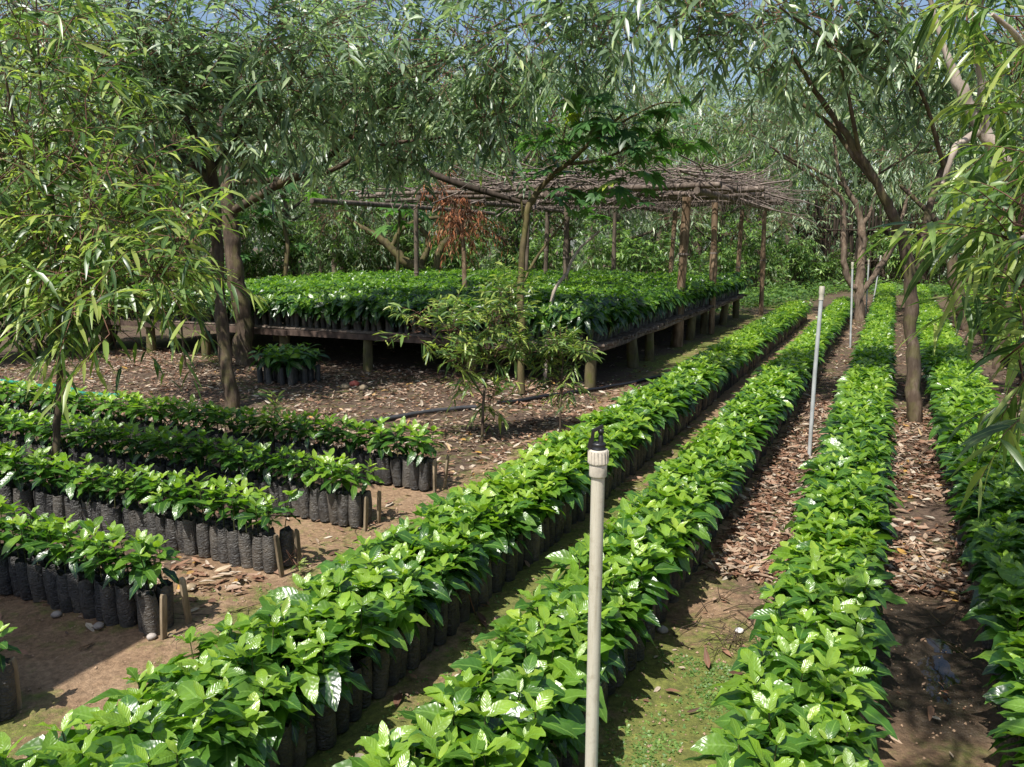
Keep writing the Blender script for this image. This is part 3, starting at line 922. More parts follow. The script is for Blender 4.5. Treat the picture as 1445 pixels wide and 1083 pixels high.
z6 = gz(1412, 520)
limbs = [PL([(1408, 524, z6, .07), (1415, 480, z6, .065), (1422, 430, z6, .06), (1424, 380, z6, .055), (1430, 320, z6, .045), (1450, 250, z6, .03), (1455, 150, z6, .02)]),
         PL([(1424, 390, z6, .035), (1405, 350, z6 + .1, .03), (1380, 300, z6 + .2, .018)])]
crown = PB([(1440, 200, 11., .6, 40), (1470, 300, 11., .6, 40), (1400, 280, 11.3, .4, 24), (1470, 100, 11., .7, 40), (1390, 120, 11.2, .5, 26)])
tree('willow_leaved_tree', 'thin brown trunk rising behind the hanging foreground branches at the right edge', GB(1412, 520), limbs, crown, M_BARK, M_WILLOW,
     group='shade trees among the beds', L=.2, ratio=.08, per=14, tl=.55)

# near tree at the right: trunk outside the picture, a pale limb and hanging sprays inside it
b7 = np.array([3.55, 3.35, 0.])
limbs = [[np.append(b7 + [0, 0, -.02], .11), np.append(b7 + [.02, .03, .6], .095), np.append(b7 + [-.02, .1, 1.2], .085), np.append(P(1560, 360, 4.35), .07)]
         + PL([(1500, 330, 4.3, .05), (1445, 268, 4.25, .040), (1405, 215, 4.2, .037), (1385, 180, 4.2, .036), (1366, 145, 4.2, .034), (1350, 112, 4.2, .027), (1330, 60, 4.2, .014), (1310, -10, 4.2, .01)]),
         PL([(1392, 190, 4.2, .024), (1386, 150, 4.15, .022), (1384, 110, 4.1, .018), (1378, 60, 4., .012), (1390, -20, 3.8, .012)]),
         PL([(1380, 186, 4.2, .02), (1352, 205, 4.15, .018), (1345, 215, 4.1, .016), (1330, 260, 4.1, .01)]),
         PL([(1560, 360, 4.35, .05), (1530, 330, 3.6, .03), (1480, 320, 2.9, .018), (1455, 330, 2.5, .009), (1430, 345, 2.4, .005)]),
         PL([(1530, 330, 3.6, .03), (1520, 480, 3.0, .018), (1480, 540, 2.7, .008), (1440, 580, 2.6, .004)]),
         [np.array([3.3, 3.3, 2.2, .04]), np.array([2.3, 2.6, 2.9, .032]), np.array([1.2, 2.0, 3.3, .022]), np.array([.5, 1.5, 3.45, .01])],  # unseen limb added to carry the overhead shading sprays
         PL([(1500, 330, 4.3, .03), (1480, 150, 3.5, .022), (1440, 60, 3.0, .012), (1400, 20, 2.9, .007)])]
crown = PB([(1450, 325, 2.5, .10, 6), (1480, 410, 2.6, .10, 5), (1475, 280, 2.7, .11, 7), (1455, 560, 2.8, .05, 2), (1490, 540, 2.8, .09, 4), (1475, 170, 3.1, .13, 9), (1455, 40, 3.1, .16, 12), (1370, -10, 3.6, .14, 10),
            (1420, 320, 3., .06, 3), (1460, 225, 3.6, .08, 6), (1485, 230, 2.9, .12, 8), (1310, -20, 4.4, .22, 14), (1460, 370, 3.2, .1, 7), (1440, 100, 3.4, .1, 7), (1455, 470, 3., .07, 5), (1430, 350, 2.8, .08, 5), (1435, 420, 3.1, .08, 6), (1450, 580, 2.7, .06, 4), (1420, 290, 3.3, .09, 6), (1465, 480, 2.6, .06, 4)]) + \
    [(W(s_ - .357, t_ - 1.77, 3.4), r_, n_) for s_, t_, r_, n_ in [(.12, 2.55, .13, 6), (.2, 3.1, .2, 12), (.24, 3.6, .22, 14), (.25, 4.1, .2, 11), (.62, 3.4, .22, 11), (.7, 4.1, .25, 11), (.5, 2.6, .14, 5)]]  # unseen sprays added overhead, placed to throw shade on the puddle path
tree('willow_leaved_tree', 'near tree at the right edge with thick pale limb and large hanging leaves', b7, limbs, crown, M_BARK2, M_YOUNG,
     group='shade trees among the beds', L=.185, ratio=.062, per=10, tl=.3, us=(0, .15, .4, .7, 1), droop=.25, hang=.2, leafdroop=.45, young=.5, tw=.003)

# the palmate-leaved castor tree in front of the bench
zc = gz(736, 555)
limbs = [PL([(736, 556, zc, .045), (736, 480, zc, .042), (735, 400, zc, .04), (740, 330, zc, .037), (748, 288, zc, .036), (772, 255, zc, .032), (800, 232, zc - .4, .028), (835, 200, zc - .7, .02), (880, 160, zc - .9, .012)]),
         PL([(742, 330, zc, .02), (738, 300, zc, .018), (735, 280, zc, .012)]),
         PL([(800, 232, zc - .4, .02), (850, 225, zc - .6, .016), (900, 200, zc - .9, .01)]),
         PL([(835, 200, zc - .7, .014), (920, 150, zc - .9, .01), (960, 145, zc - 1., .006)]),
         PL([(772, 255, zc, .016), (790, 215, zc + .1, .012), (800, 170, zc + .1, .008)]),
         PL([(737, 400, zc, .018), (760, 360, zc + .1, .016), (798, 310, zc + .2, .012)])]


def palmate(name, label, base, limbs, spots, L=.2, cat='tree', bark=M_YBARK, group=None):
    t = thing(name, label, cat, base, 0, group)
    mb = MB()
    for l in limbs:
        q = np.array(l); q[:, :3] -= base
        limb(mb, q)
    obj('trunk', mb, bark, t)
    mb = MB()
    for p, n, r in spots:
        p = np.asarray(p) - base
        for _ in range(n):
            g = nrm(rng.normal(size=3) + UP * .35)
            tip = p + g * r * rng.uniform(.5, 1.4)
            twigs(mb, np.array([[p + (tip - p) * .1, p + (tip - p) * .55 + UP * .03, tip]]), .005, 1)
            out_ = nrm(np.array([g[0], g[1], 0]) + rng.normal(0, .15, 3))
            nn = nrm(UP * .9 + out_ * rng.uniform(0, .7) + rng.normal(0, .2, 3))
            ax = nrm(out_ - nn * np.dot(out_, nn)); bx = np.cross(nn, ax)
            k = 8
            an = np.linspace(-2.5, 2.5, k) + rng.normal(0, .05, k)
            l = L * rng.uniform(.65, 1.15) * (1 - .33 * np.abs(an / 2.5) ** 2)
            d = np.cos(an)[:, None] * ax + np.sin(an)[:, None] * bx
            leaves(mb, np.tile(tip, (k, 1)), d, np.tile(nn, (k, 1)), l, l * .19, .22, .12, np.full(k, min(1, rng.beta(2, 2.2) if rng.uniform() > .03 else 1.)), (0, .2, .45, .75, 1), 'willow', 0)
    obj('crown', mb, [M_PALMATE, M_STEM], t)
    return t


palmate('castor_tree', 'yellow stemmed tree with big dark palmate leaves, standing in front of the bench', GB(736, 555), limbs,
        [(P(800, 205, zc - .6), 10, .35), (P(850, 215, zc - .7), 12, .42), (P(900, 205, zc - .8), 11, .38), (P(870, 175, zc - .8), 10, .38), (P(935, 180, zc - .8), 8, .33), (P(830, 255, zc - .5), 9, .38), (P(800, 285, zc - .3), 7, .32), (P(880, 262, zc - .6), 8, .35), (P(765, 230, zc - .4), 6, .3), (P(820, 180, zc - .7), 8, .32), (P(785, 255, zc - .4), 6, .3), (P(950, 210, zc - .8), 5, .28), (P(905, 245, zc - .7), 6, .35), (P(845, 295, zc - .4), 4, .25)], .19)
zf = 19.5
palmate('castor_tree', 'far pale palmate leaved bush beside the dark trunk, behind the bench', P(400, 400, zf) * [1, 1, 0], [PL([(400, 420, zf, .06), (405, 340, zf, .05), (390, 300, zf, .03)])],
        [(P(360, 310, zf), 8, .7), (P(400, 290, zf), 8, .7), (P(345, 345, zf), 7, .6), (P(385, 335, zf), 7, .7)], .38)
palmate('castor_tree', 'drooping dark palmate leaved plant hanging over the yellow limbs behind the bench', P(560, 400, zf) * [1, 1, 0], [PL([(560, 420, zf, .05), (562, 340, zf, .04), (565, 290, zf, .03)])],
        [(P(570, 300, zf), 7, .5), (P(555, 315, zf), 6, .5), (P(590, 285, zf), 5, .5)], .36)

# narrow-leaved saplings in front of the bench
def sapling(label, u, v, rows, blobs, L=.13, per=10, tl=.25, leaf=M_YOUNG, cat='sapling', r0=.012, droop=.12, hang=.05, **kw):
    z = gz(u, v)
    limbs = [PL([(a, b, z + c, r) for a, b, c, r in row]) for row in rows]
    return tree('slender_sapling', label, GB(u, v), limbs, PB([(a, b, z + c, r, n) for a, b, c, r, n in blobs]), M_BARK, leaf, cat=cat, group='young saplings',
                L=L, ratio=.08, per=per, tl=tl, tw=.0025, droop=droop, hang=hang, rise=.6, **kw)


sapling('young sapling with silvery drooping leaf tips, rooted on moss before the bench', 680, 622,
        [[(680, 624, 0, .014), (683, 560, 0, .012), (690, 500, 0, .009), (705, 440, 0, .005)], [(682, 560, 0, .008), (640, 500, -.1, .006), (590, 460, -.2, .003)], [(683, 540, 0, .007), (725, 490, .1, .005), (745, 450, .1, .003)]],
        [(640, 470, -.1, .18, 24), (705, 450, 0, .2, 30), (590, 460, -.2, .13, 12), (730, 495, .1, .15, 18), (665, 530, 0, .14, 15), (695, 565, 0, .11, 10), (650, 505, -.2, .12, 12), (715, 415, 0, .14, 14), (690, 500, 0, .14, 14)], L=.14, young=.5)
sapling('upright bushy young sapling by the corner post of the bench', 790, 610,
        [[(790, 612, 0, .011), (792, 550, 0, .009), (796, 490, 0, .006), (800, 460, 0, .003)], [(792, 550, 0, .006), (765, 500, 0, .004)], [(792, 540, 0, .006), (820, 490, 0, .004)]],
        [(795, 490, 0, .13, 26), (815, 500, 0, .12, 18), (775, 500, 0, .12, 18), (795, 540, 0, .12, 18), (740, 500, .1, .12, 14)], L=.12, per=12, tl=.2)
sapling('grassy sprig of narrow leaves growing up through a short bed', 385, 655,
        [[(385, 655, 0, .007), (386, 610, 0, .005), (388, 575, 0, .003)]], [(386, 600, 0, .06, 9), (388, 575, 0, .04, 6)], L=.13, per=6, tl=.12, young=.6)
sapling('leafy thin sapling with pale hanging leaves between the two dark trunks and the bench', 262, 520,
        [[(262, 522, 0, .016), (258, 480, 0, .014), (254, 440, 0, .01), (250, 400, 0, .006)]], [(258, 420, -.2, .22, 20), (285, 405, -.4, .2, 18), (300, 440, -.3, .14, 8), (235, 430, -.2, .2, 14)], L=.2, per=9, tl=.35, young=.4)
sapling('low leafy weed with yellow leaves at the foot of the leaning dark trunk', 305, 520,
        [[(305, 522, 0, .005), (303, 505, 0, .003)]], [(303, 510, 0, .07, 7), (296, 505, 0, .05, 4)], L=.10, per=5, tl=.1, young=1.)
sapling('tiny grassy weed beside the front wooden peg of the third short bed', 418, 806,
        [[(418, 806, 0, .003), (417, 797, 0, .002)]], [(418, 798, 0, .012, 5)], L=.07, per=3, tl=.04, young=.4)

# reddish brown dead sapling
zd = 13.2
tree('dead_sapling', 'dead sapling with drooping rust brown leaves in front of the shelter roof', P(656, 400, zd) * [1, 1, 0],
     [PL([(656, 470, zd, .05), (655, 380, zd, .042), (650, 320, zd, .034), (640, 285, zd, .024), (615, 245, zd, .012)]), PL([(652, 330, zd, .02), (665, 300, zd, .014), (690, 310, zd, .01)])],
     PB([(640, 285, zd, .28, 34), (650, 310, zd, .3, 30), (620, 262, zd, .2, 20), (665, 300, zd, .22, 18), (690, 322, zd, .14, 9), (640, 325, zd, .25, 20)]), M_BAMBOO, M_DEAD, cat='sapling', L=.11, ratio=.10, per=9, tl=.36, us=US_L, droop=.7, hang=.8)

# yellow barked tree with crooked limbs behind the bench
zy = 20.5
tree('crooked_tree', 'low tree with crooked mossy yellow limbs in the shade behind the bench', P(594, 400, zy) * [1, 1, 0],
     [PL([(596, 430, zy, .15), (592, 380, zy, .14), (575, 372, zy, .13), (552, 350, zy, .11), (530, 332, zy, .09), (505, 318, zy, .06), (480, 300, zy, .04)]),
      PL([(552, 350, zy, .07), (563, 330, zy, .065), (580, 316, zy, .06), (610, 308, zy, .05), (640, 312, zy, .04)]),
      PL([(592, 376, zy, .09), (604, 350, zy, .085), (600, 330, zy, .07), (585, 315, zy, .05)]),
      PL([(614, 420, zy, .1), (618, 365, zy, .1), (628, 342, zy, .09), (640, 338, zy, .07)])],
     PB([(470, 300, zy, .9, 60), (520, 290, zy + .6, .7, 40), (440, 330, zy + .8, .8, 50), (600, 270, zy + .8, .9, 40)]), M_YBARK, M_SHRUB, L=.17, ratio=.13, per=12, tl=.5, us=US_L)

# ------------------------------------------------------------------ background trees: a few kinds, copied
def bg_tree_meshes(seed, h, leaf, L, ratio, nb, ntw, per, hang):
    trunk, crown = MB(), MB()
    top = np.array([rng.normal(0, .3), rng.normal(0, .3), h * .62])
    limb(trunk, [np.append([0, 0, -.1], .15), np.append(top * [.3, .3, .3], .12), np.append(top * [.7, .7, .65], .09), np.append(top, .05)], 7)
    blobs = []
    for i in range(nb):
        q = i / (nb - 1)
        a = i * 2.4 + rng.uniform(-.4, .4)
        z = h * (.26 + .64 * q)
        rr = h * .27 * (1 - .55 * (q - .3) ** 2 * 2) * rng.uniform(.45, 1.1)
        c = np.array([math.cos(a) * rr, math.sin(a) * rr, z])
        if i % 2 == 0:
            s0 = top * min(1, .3 + .6 * q)
            limb(trunk, [np.append(s0, .05), np.append(s0 * .45 + c * .55 + [0, 0, -.1], .035), np.append(c, .015)], 5, k=3)
        blobs.append((c, np.array([1, 1, .85]) * h * rng.uniform(.085, .135), ntw))
    crown_into(crown, blobs, L=L, ratio=ratio, per=per, tl=.75, us=US_L, hang=hang * .6, droop=.3, tw=.006)
    return trunk.mesh('trunk', M_BARKF), crown.mesh('crown', [leaf, M_TWIG])


BG = [bg_tree_meshes(1, 8.6, M_FAR, .26, .085, 20, 30, 12, .6), bg_tree_meshes(2, 7.2, M_FAR, .25, .09, 18, 30, 12, .5),
      bg_tree_meshes(3, 9.4, M_WILLOW, .27, .085, 22, 30, 12, .6), bg_tree_meshes(4, 6.4, M_SHRUB, .22, .15, 17, 28, 11, .3)]
BGL = ['tall grey green willowy tree', 'rounded fine leaved tree', 'tallest loose dark green willowy tree', 'smaller bright broadleaved tree']
spots = [(-60, 17, 0, 'at the far left edge of the grove'), (60, 21, 1, 'behind the slender sapling'), (170, 25, 2, 'behind the far left end of the bench'),
         (270, 20, 3, 'just left of the thick dark trunk'), (350, 26, 0, 'behind the thick dark trunk'), (420, 22.5, 1, 'with a bare straight trunk left of the shelter'),
         (490, 27, 2, 'behind the shelter\'s left poles'), (570, 24, 1, 'behind the crooked yellow limbs'), (650, 28, 0, 'behind the dead brown sapling'),
         (730, 25, 3, 'behind the castor tree trunk'), (800, 29, 2, 'rising behind the castor tree crown'), (870, 25, 1, 'behind the middle of the shelter'),
         (940, 31, 0, 'behind the two brown shelter posts'), (1010, 26, 3, 'behind the shelter\'s right end'), (1075, 30, 1, 'left of the dark stake fence'),
         (1150, 36, 2, 'behind the left half of the stake fence'), (1230, 35, 1, 'behind the right half of the stake fence'), (1310, 33, 0, 'at the far end of the puddle path'),
         (1380, 28, 3, 'behind the leaning reddish trunk'), (1450, 25, 1, 'beyond the far right long bed'), (1530, 22, 2, 'at the far right edge of the grove')]
for i, (u, z, k, where) in enumerate(spots):
    p = P(u, 400, z) * [1, 1, 0]
    t = thing('grove_tree', BGL[k] + ' ' + where, 'tree', p, rng.uniform(0, 6.28), 'background trees of the grove')
    s = rng.uniform(.92, 1.1)
    t.scale = (s * rng.uniform(.95, 1.1), s, s * rng.uniform(.9, 1.08))
    obj('trunk', BG[k][0], None, t); obj('crown', BG[k][1], None, t)


# shrubs under the grove
def shrub_mesh(h, L, ratio, n):
    st, cr = MB(), MB()
    bl = []
    for i in range(n):
        a = i * 2.4
        c = np.array([math.cos(a) * h * .33 * rng.uniform(.3, 1), math.sin(a) * h * .33 * rng.uniform(.3, 1), h * rng.uniform(.3, .85)])
        limb(st, [np.append([c[0] * .1, c[1] * .1, -.03], .022), np.append(c * .6, .015), np.append(c, .006)], 5, k=3)
        bl.append((c, h * .17, 20))
    crown_into(cr, bl, L=L, ratio=ratio, per=9, tl=.35, us=US_L, hang=.15, droop=.25, young=.4)
    return st.mesh('stems', M_BARKF), cr.mesh('foliage', [M_SHRUB, M_STEM])


SH = [shrub_mesh(1.9, .17, .17, 9), shrub_mesh(1.4, .13, .2, 8), shrub_mesh(2.3, .2, .12, 10)]
SHL = ['broadleaved green shrub', 'low rounded green shrub', 'tall loose shrub']
shr = [(345, 21, 0, 'right behind the thick dark trunk'), (395, 22, 2, 'beside the bare straight trunk'), (455, 21.5, 1, 'behind the bench, left of the yellow limbs'), (500, 22.5, 0, 'under the yellow crooked limbs'),
       (545, 23, 2, 'behind the yellow crooked limbs'), (640, 22.5, 0, 'at the dead sapling\'s foot'), (690, 22, 1, 'beside the grey shelter post'), (760, 22.5, 0, 'behind the castor tree trunk'),
       (850, 22.5, 2, 'behind the middle of the bench'), (905, 22, 0, 'left of the leaning brown shelter post'), (975, 23, 1, 'between the two brown shelter posts'), (1030, 24, 0, 'at the bench\'s far right corner'),
       (1075, 25, 2, 'beside the path under the shelter\'s end'), (1120, 26, 0, 'at the end of the first long bed'), (1165, 29.5, 1, 'before the dark stake fence on its left'), (1200, 30, 1, 'before the dark stake fence in its middle'),
       (1250, 30.5, 0, 'before the dark stake fence on its right'), (1310, 30, 2, 'at the end of the puddle path'), (1350, 29.5, 0, 'behind the leaning reddish trunk'), (1400, 29, 1, 'at the end of the right long bed'),
       (1440, 27, 0, 'at the far right edge'), (270, 20.5, 1, 'behind the bench, left of the thick dark trunk'), (200, 20, 2, 'behind the bench\'s left end'), (150, 13.2, 0, 'against the left end of the bench'), (95, 12.6, 1, 'beyond the green hose'), (35, 11.8, 2, 'between the green hose and the left edge'), (-30, 11.5, 0, 'cut by the left edge of the picture'), (70, 14.5, 2, 'beyond the smaller shrubs by the green hose'), (120, 19.5, 0, 'behind the slender sapling\'s stem'), (40, 18, 2, 'at the far left edge'), (590, 24, 0, 'deep behind the yellow limbs'), (720, 25, 2, 'deep behind the grey shelter post')]
for u, z, k, where in shr:
    t = thing('shrub', SHL[k] + ' ' + where, 'shrub', P(u, 400, z) * [1, 1, 0], rng.uniform(0, 6.28), 'shrubs along the back of the nursery')
    s = rng.uniform(.8, 1.15); t.scale = (s, s, s)
    obj('stems', SH[k][0], None, t); obj('foliage', SH[k][1], None, t)

# the far wood that closes the view
def far_wood():
    mb = MB()
    n = 52000
    ang = rng.uniform(R(-46), R(46), n); dist = rng.uniform(36, 50, n)
    hmax = 9.0 + 2.5 * vnoise(ang * 20, dist * .1, 1., 3) - 1.
    z = hmax * rng.uniform(0, 1, n) ** .9
    base = np.stack([np.sin(ang) * dist, np.cos(ang) * dist, z], -1)
    d = nrm(rng.normal(size=(n, 3)) - UP * .5)
    L = rng.uniform(.35, .75, n)
    cl = vnoise(ang * 60, z * .9, 1., 9)
    leaves(mb, base, d, nrm(UP + rng.normal(0, .6, (n, 3))), L, L * .14, .3, .2, np.clip(rng.beta(2, 2.5, n) * .6 + .3 * cl, 0, 1), US_L, 'willow', 0)
    for i in range(70):
        a = rng.uniform(R(-46), R(46)); q = rng.uniform(35.5, 46)
        p = np.array([math.sin(a) * q, math.cos(a) * q, 0])
        tube(mb, [p, p + [.1, 0, 3], p + [rng.normal(0, .3), 0, 7]], [.16, .12, .05], 6, 1)
    tag(obj('far_wood', mb, [M_FAR, M_BARKF]), 'far dense grey green wood closing the view behind the nursery', 'wood', kind='stuff')


far_wood()


def undergrowth():
    mb = MB()
    n = 9000
    s = rng.uniform(-13, 4, n); t = 19 + 13 * rng.uniform(0, 1, n)
    keep = ((s < -1.9) | (t > 27.8)) & (vnoise(s, t, .9, 61) + rng.uniform(-.25, .25, n) > .38) & ~((s > -3.2) & (s < -1.9) & (t < 21.5))
    s, t = s[keep], t[keep]; n = len(s)
    k = 7
    b = np.repeat(s[:, None] * NV + t[:, None] * DV, k, 0) + rng.normal(0, .12, (n * k, 3)) * [1, 1, 0]
    b[:, 2] = np.abs(rng.normal(0, .16, n * k)) * np.repeat(.4 + 1.2 * vnoise(s, t, .7, 63), k)
    a = rng.uniform(0, 6.28, n * k)
    d = np.stack([np.cos(a), np.sin(a), rng.uniform(-.1, 1., n * k)], -1)
    L = rng.uniform(.08, .2, n * k)
    leaves(mb, b, d, UP + rng.normal(0, .4, (n * k, 3)), L, L * .2, .35, .2, rng.beta(2, 2, n * k), US_L, 'willow', 0)
    tag(obj('undergrowth', mb, M_SHRUB), 'low green undergrowth covering the ground at the far ends of the beds', 'undergrowth', kind='stuff')


undergrowth()

# ------------------------------------------------------------------ raised bench
def bench():
    o = W(-3.1, 8.7)
    t = thing('raised_bench', 'long raised wooden bench on thick mossy posts, covered with seedlings', 'bench', o)
    def q(s, tt, z): return W(s, tt, z) - o
    lt = [8.75, 10.5, 11.25, 12.95, 13.9, 15.1, 16.9, 18.5]
    for s, tt in [(-3.12 - .03 * (i % 2), x) for i, x in enumerate(lt)] + [(s, 8.78) for s in (-4.7, -6.28, -7.7, -9.2, -10.35, -11.35)] + [(s, x) for s in (-5.2, -7.2, -9.6) for x in (10.8, 13., 15.6)]:
        mb = MB()
        r = rng.uniform(.062, .08)
        lx, ly = rng.normal(0, .02, 2)
        pts = np.array([q(s, tt, -.03), q(s, tt, .15), q(s, tt, .30), q(s, tt, .415)])
        pts[:, 0] += np.linspace(-lx, lx, 4)
        tube(mb, pts, [r * 1.04, r, r * .97, r * .95], 14, 0, rng.uniform(), True, .05)
        obj('leg', mb, M_LEG, t)
    ax = [NV, DV, UP]
    x = -3.02
    i = 0
    while x > -11.4:
        w = min(rng.uniform(1.9, 2.5), x + 11.5)
        mb = MB(); box(mb, q(x - w / 2, 8.66 + .012 * (i % 2), .445 + .006 * rng.normal()), (w - .004, .045, .075), ax, jit=.003)
        obj('rail', mb, M_PLANK, t); x -= w; i += 1
    y = 8.70
    while y < 18.5:
        w = min(rng.uniform(1.6, 2.3), 18.6 - y)
        mb = MB()
        tube(mb, [q(-3.06, y + .01, .455), q(-3.05, y + w * .5, .45 + rng.normal(0, .008)), q(-3.06, y + w - .01, .455)], .042, 9, 0, .5, True, .08)
        obj('side_beam', mb, M_POLE, t); y += w
    for s in (-5.2, -7.2, -9.6):
        mb = MB(); tube(mb, [q(s, 8.7, .45), q(s, 13, .455), q(s, 18.5, .45)], .04, 7, 0, .5, True, .05); obj('bearer', mb, M_POLE, t)
    mb = MB()
    y = 8.70
    while y < 18.6:
        r = rng.uniform(.016, .026)
        e = -2.98 + rng.normal(0, .03)
        tube(mb, [q(e, y + r, .50 + rng.normal(0, .004)), q(-5.2, y + r, .498), q(-7.2, y + r, .498), q(-9.4, y + r, .498), q(-11.45, y + r, .50)], r, 6, 0, rng.uniform(), True, .06)
        y += 2 * r + rng.uniform(.001, .012)
    obj('slatted_top', mb, M_POLE, t)


bench()

# ------------------------------------------------------------------ shade shelter
def shelter():
    o = W(-3.14, 13.0)
    t = thing('shade_shelter', 'open shelter with thin brown posts and a flat roof of poles and dry brushwood', 'shelter', o)
    def post(base, top, r, mat, knots=3):
        pts = [base + (top - base) * k for k in np.linspace(0, 1, 9)]
        mb = MB(); tube(mb, np.array(pts) - o, r * (1 + .08 * rng.normal(size=9)), 9, 0, rng.uniform(), True, .06)
        p = obj('post', mb, mat, t)
        for k in rng.uniform(.3, .85, knots):
            mb = MB(); c = base + (top - base) * k - o; d = nrm(top - base) * .016
            tube(mb, [c - d, c + d], r * 1.18, 9); obj('binding', mb, M_BRUSH, p)
    ZR = 2.38
    def top(u, v, z): return P(u, v, z)
    for (u0, v0, u1, r, m) in [(956, 489, 970, .075, M_BAMBOO), (1004, 471, 1010, .06, M_BAMBOO)]:
        b = GB(u0, v0); Z = proj(b + UP * ZR)[2]
        tp = P(u1, 270, Z); tp[2] = ZR
        post(b, tp, r, m)
    for s, tt, ds in [(-3.2, 18.6, .05), (-2.75, 19.5, -.05), (-5.6, 14.2, 0), (-7.3, 17.2, .05), (-6.3, 19.2, 0), (-4.7, 18.4, .1), (-8.9, 14.2, 0), (-8.6, 19., .05)]:
        post(W(s, tt), W(s + ds, tt + .05, ZR), rng.uniform(.045, .06), M_BAMBOO if s > -5 else M_BARKF, 1)
    # bearers along t, poles along s
    for s in (-2.6, -4.9, -7.2, -9.4):
        mb = MB(); tube(mb, [W(s, 11.6, ZR + .02) - o, W(s, 15, ZR + .03) - o, W(s, 18.8, ZR) - o], .05, 8, 0, .5, True, .08); obj('bearer', mb, M_POLE, t)
    for i, tt in enumerate([11.7, 12.5, 13.2, 13.9, 14.6, 15.3, 16.0, 16.8, 17.5, 18.3]):
        a, b = -9.2 + rng.uniform(-.6, .7), -2.05 + rng.uniform(-.3, .25)
        if i < 2: a = -8.1 - .9 * i
        mb = MB()
        pts = np.array([W(s, tt + rng.normal(0, .05), ZR + .10 + rng.normal(0, .025)) for s in np.linspace(a, b, 7)]) - o
        tube(mb, pts, np.linspace(.032, .046, 7) * rng.uniform(.8, 1.1), 8, 0, rng.uniform(), True, .12)
        obj('roof_pole', mb, M_POLE, t)
    # the dark burnt pole lying across the front
    mb = MB(); tube(mb, np.array([P(590, 238, 12.6), P(640, 257, 12.5), P(690, 272, 12.4), P(750, 290, 12.3)]) - o, [.05, .05, .045, .03], 8, 0, .5, True, .1)
    obj('burnt_pole', mb, M_FENCE, t)
    mb = MB()
    n = 1500
    K = 5
    s = rng.uniform(-9.0, -2.1, n); tt = rng.uniform(11.3, 18.6, n)
    keep = (s > -6.6 + 1.2 * (vnoise(tt, s, .8, 3) - .5)) | (rng.uniform(0, 1, n) < .12)
    s, tt = s[keep], tt[keep]; n = len(s)
    ang = rng.normal(0, .55, n) + np.where(rng.uniform(0, 1, n) < .3, 1.4, 0)
    hump = .16 * np.exp(-((s + 4.6) / 1.3) ** 2) + .14 * np.exp(-((s + 2.6) / .7) ** 2)
    z = ZR + .14 + hump * rng.uniform(0, 1.3, n) + rng.uniform(0, .06, n)
    ctr = s[:, None] * NV + tt[:, None] * DV + z[:, None] * UP
    dr = np.cos(ang)[:, None] * NV + np.sin(ang)[:, None] * DV + rng.normal(0, .12, n)[:, None] * UP
    ln = rng.uniform(.4, 1.7, n)
    bend = rng.normal(0, .16, (n, 3)) * [1, 1, .7]
    uu = np.linspace(-.5, .5, K)
    pts = ctr[:, None] + dr[:, None] * (ln[:, None] * uu)[..., None] + bend[:, None] * (ln[:, None] * (4 * uu ** 2))[..., None]
    for lo, hi, r in ((0, .5, .008), (.5, .85, .014), (.85, 1.01, .022)):
        twigs(mb, pts[int(lo * n):int(hi * n)] - o, r, 0, .5)
    # hanging fibre under the roof
    m = 500
    s2 = rng.uniform(-6.5, -1.9, m); t2 = rng.uniform(11.5, 20, m)
    a0 = s2[:, None] * NV + t2[:, None] * DV + UP * (ZR + .06)
    e0 = a0 + rng.normal(0, .05, (m, 3)) - UP * rng.uniform(.05, .28, (m, 1))
    twigs(mb, np.stack([a0, (a0 + e0) / 2 + rng.normal(0, .02, (m, 3)), e0], 1) - o, .005)
    # loose ends drooping off the right end
    for (u0, v0, u1, v1, z) in [(960, 258, 1140, 305, 13.5), (985, 262, 1155, 315, 13.4), (930, 275, 985, 262, 13), (1040, 262, 1160, 292, 13.8), (860, 250, 1000, 258, 13.), (900, 268, 965, 255, 12.8), (970, 268, 990, 292, 12.8), (1000, 262, 1010, 290, 13)]:
        a, b = P(u0, v0, z), P(u1, v1, z + rng.uniform(-.4, .4))
        twigs(mb, np.array([[a + (b - a) * q_ + rng.normal(0, .03, 3) for q_ in np.linspace(0, 1, 6)]]) - o, .022)
    tag(obj('brushwood', mb, M_BRUSH, t), kind='stuff')


shelter()

# leaning dry sticks by the castor tree
def stick(label, rows, mat=M_BARK2, name='dry_stick', cat='stick', sides=7):
    q = np.array(PL(rows)); b = q[0, :3].copy(); q[:, :3] -= b
    mb = MB(); limb(mb, q, sides)
    return tag(obj(name, mb, mat, None, tuple(b)), label, cat)


zs = gz(770, 545)
stick('bare grey stick leaning up past the right side of the castor trunk', [(768, 545, zs, .022), (778, 425, zs, .02), (800, 385, zs, .018), (815, 355, zs, .016), (845, 327, zs, .012)])
stick('reddish dry stalk drooping from the first long bed to the moss', [(655, 812, proj(W(-1.6, 3.))[2], .004), (662, 840, proj(W(-1.52, 3.))[2] , .0035), (671, 868, gz(671, 868), .003)], M_TWIG, 'dry_stalk', 'stalk', 5)

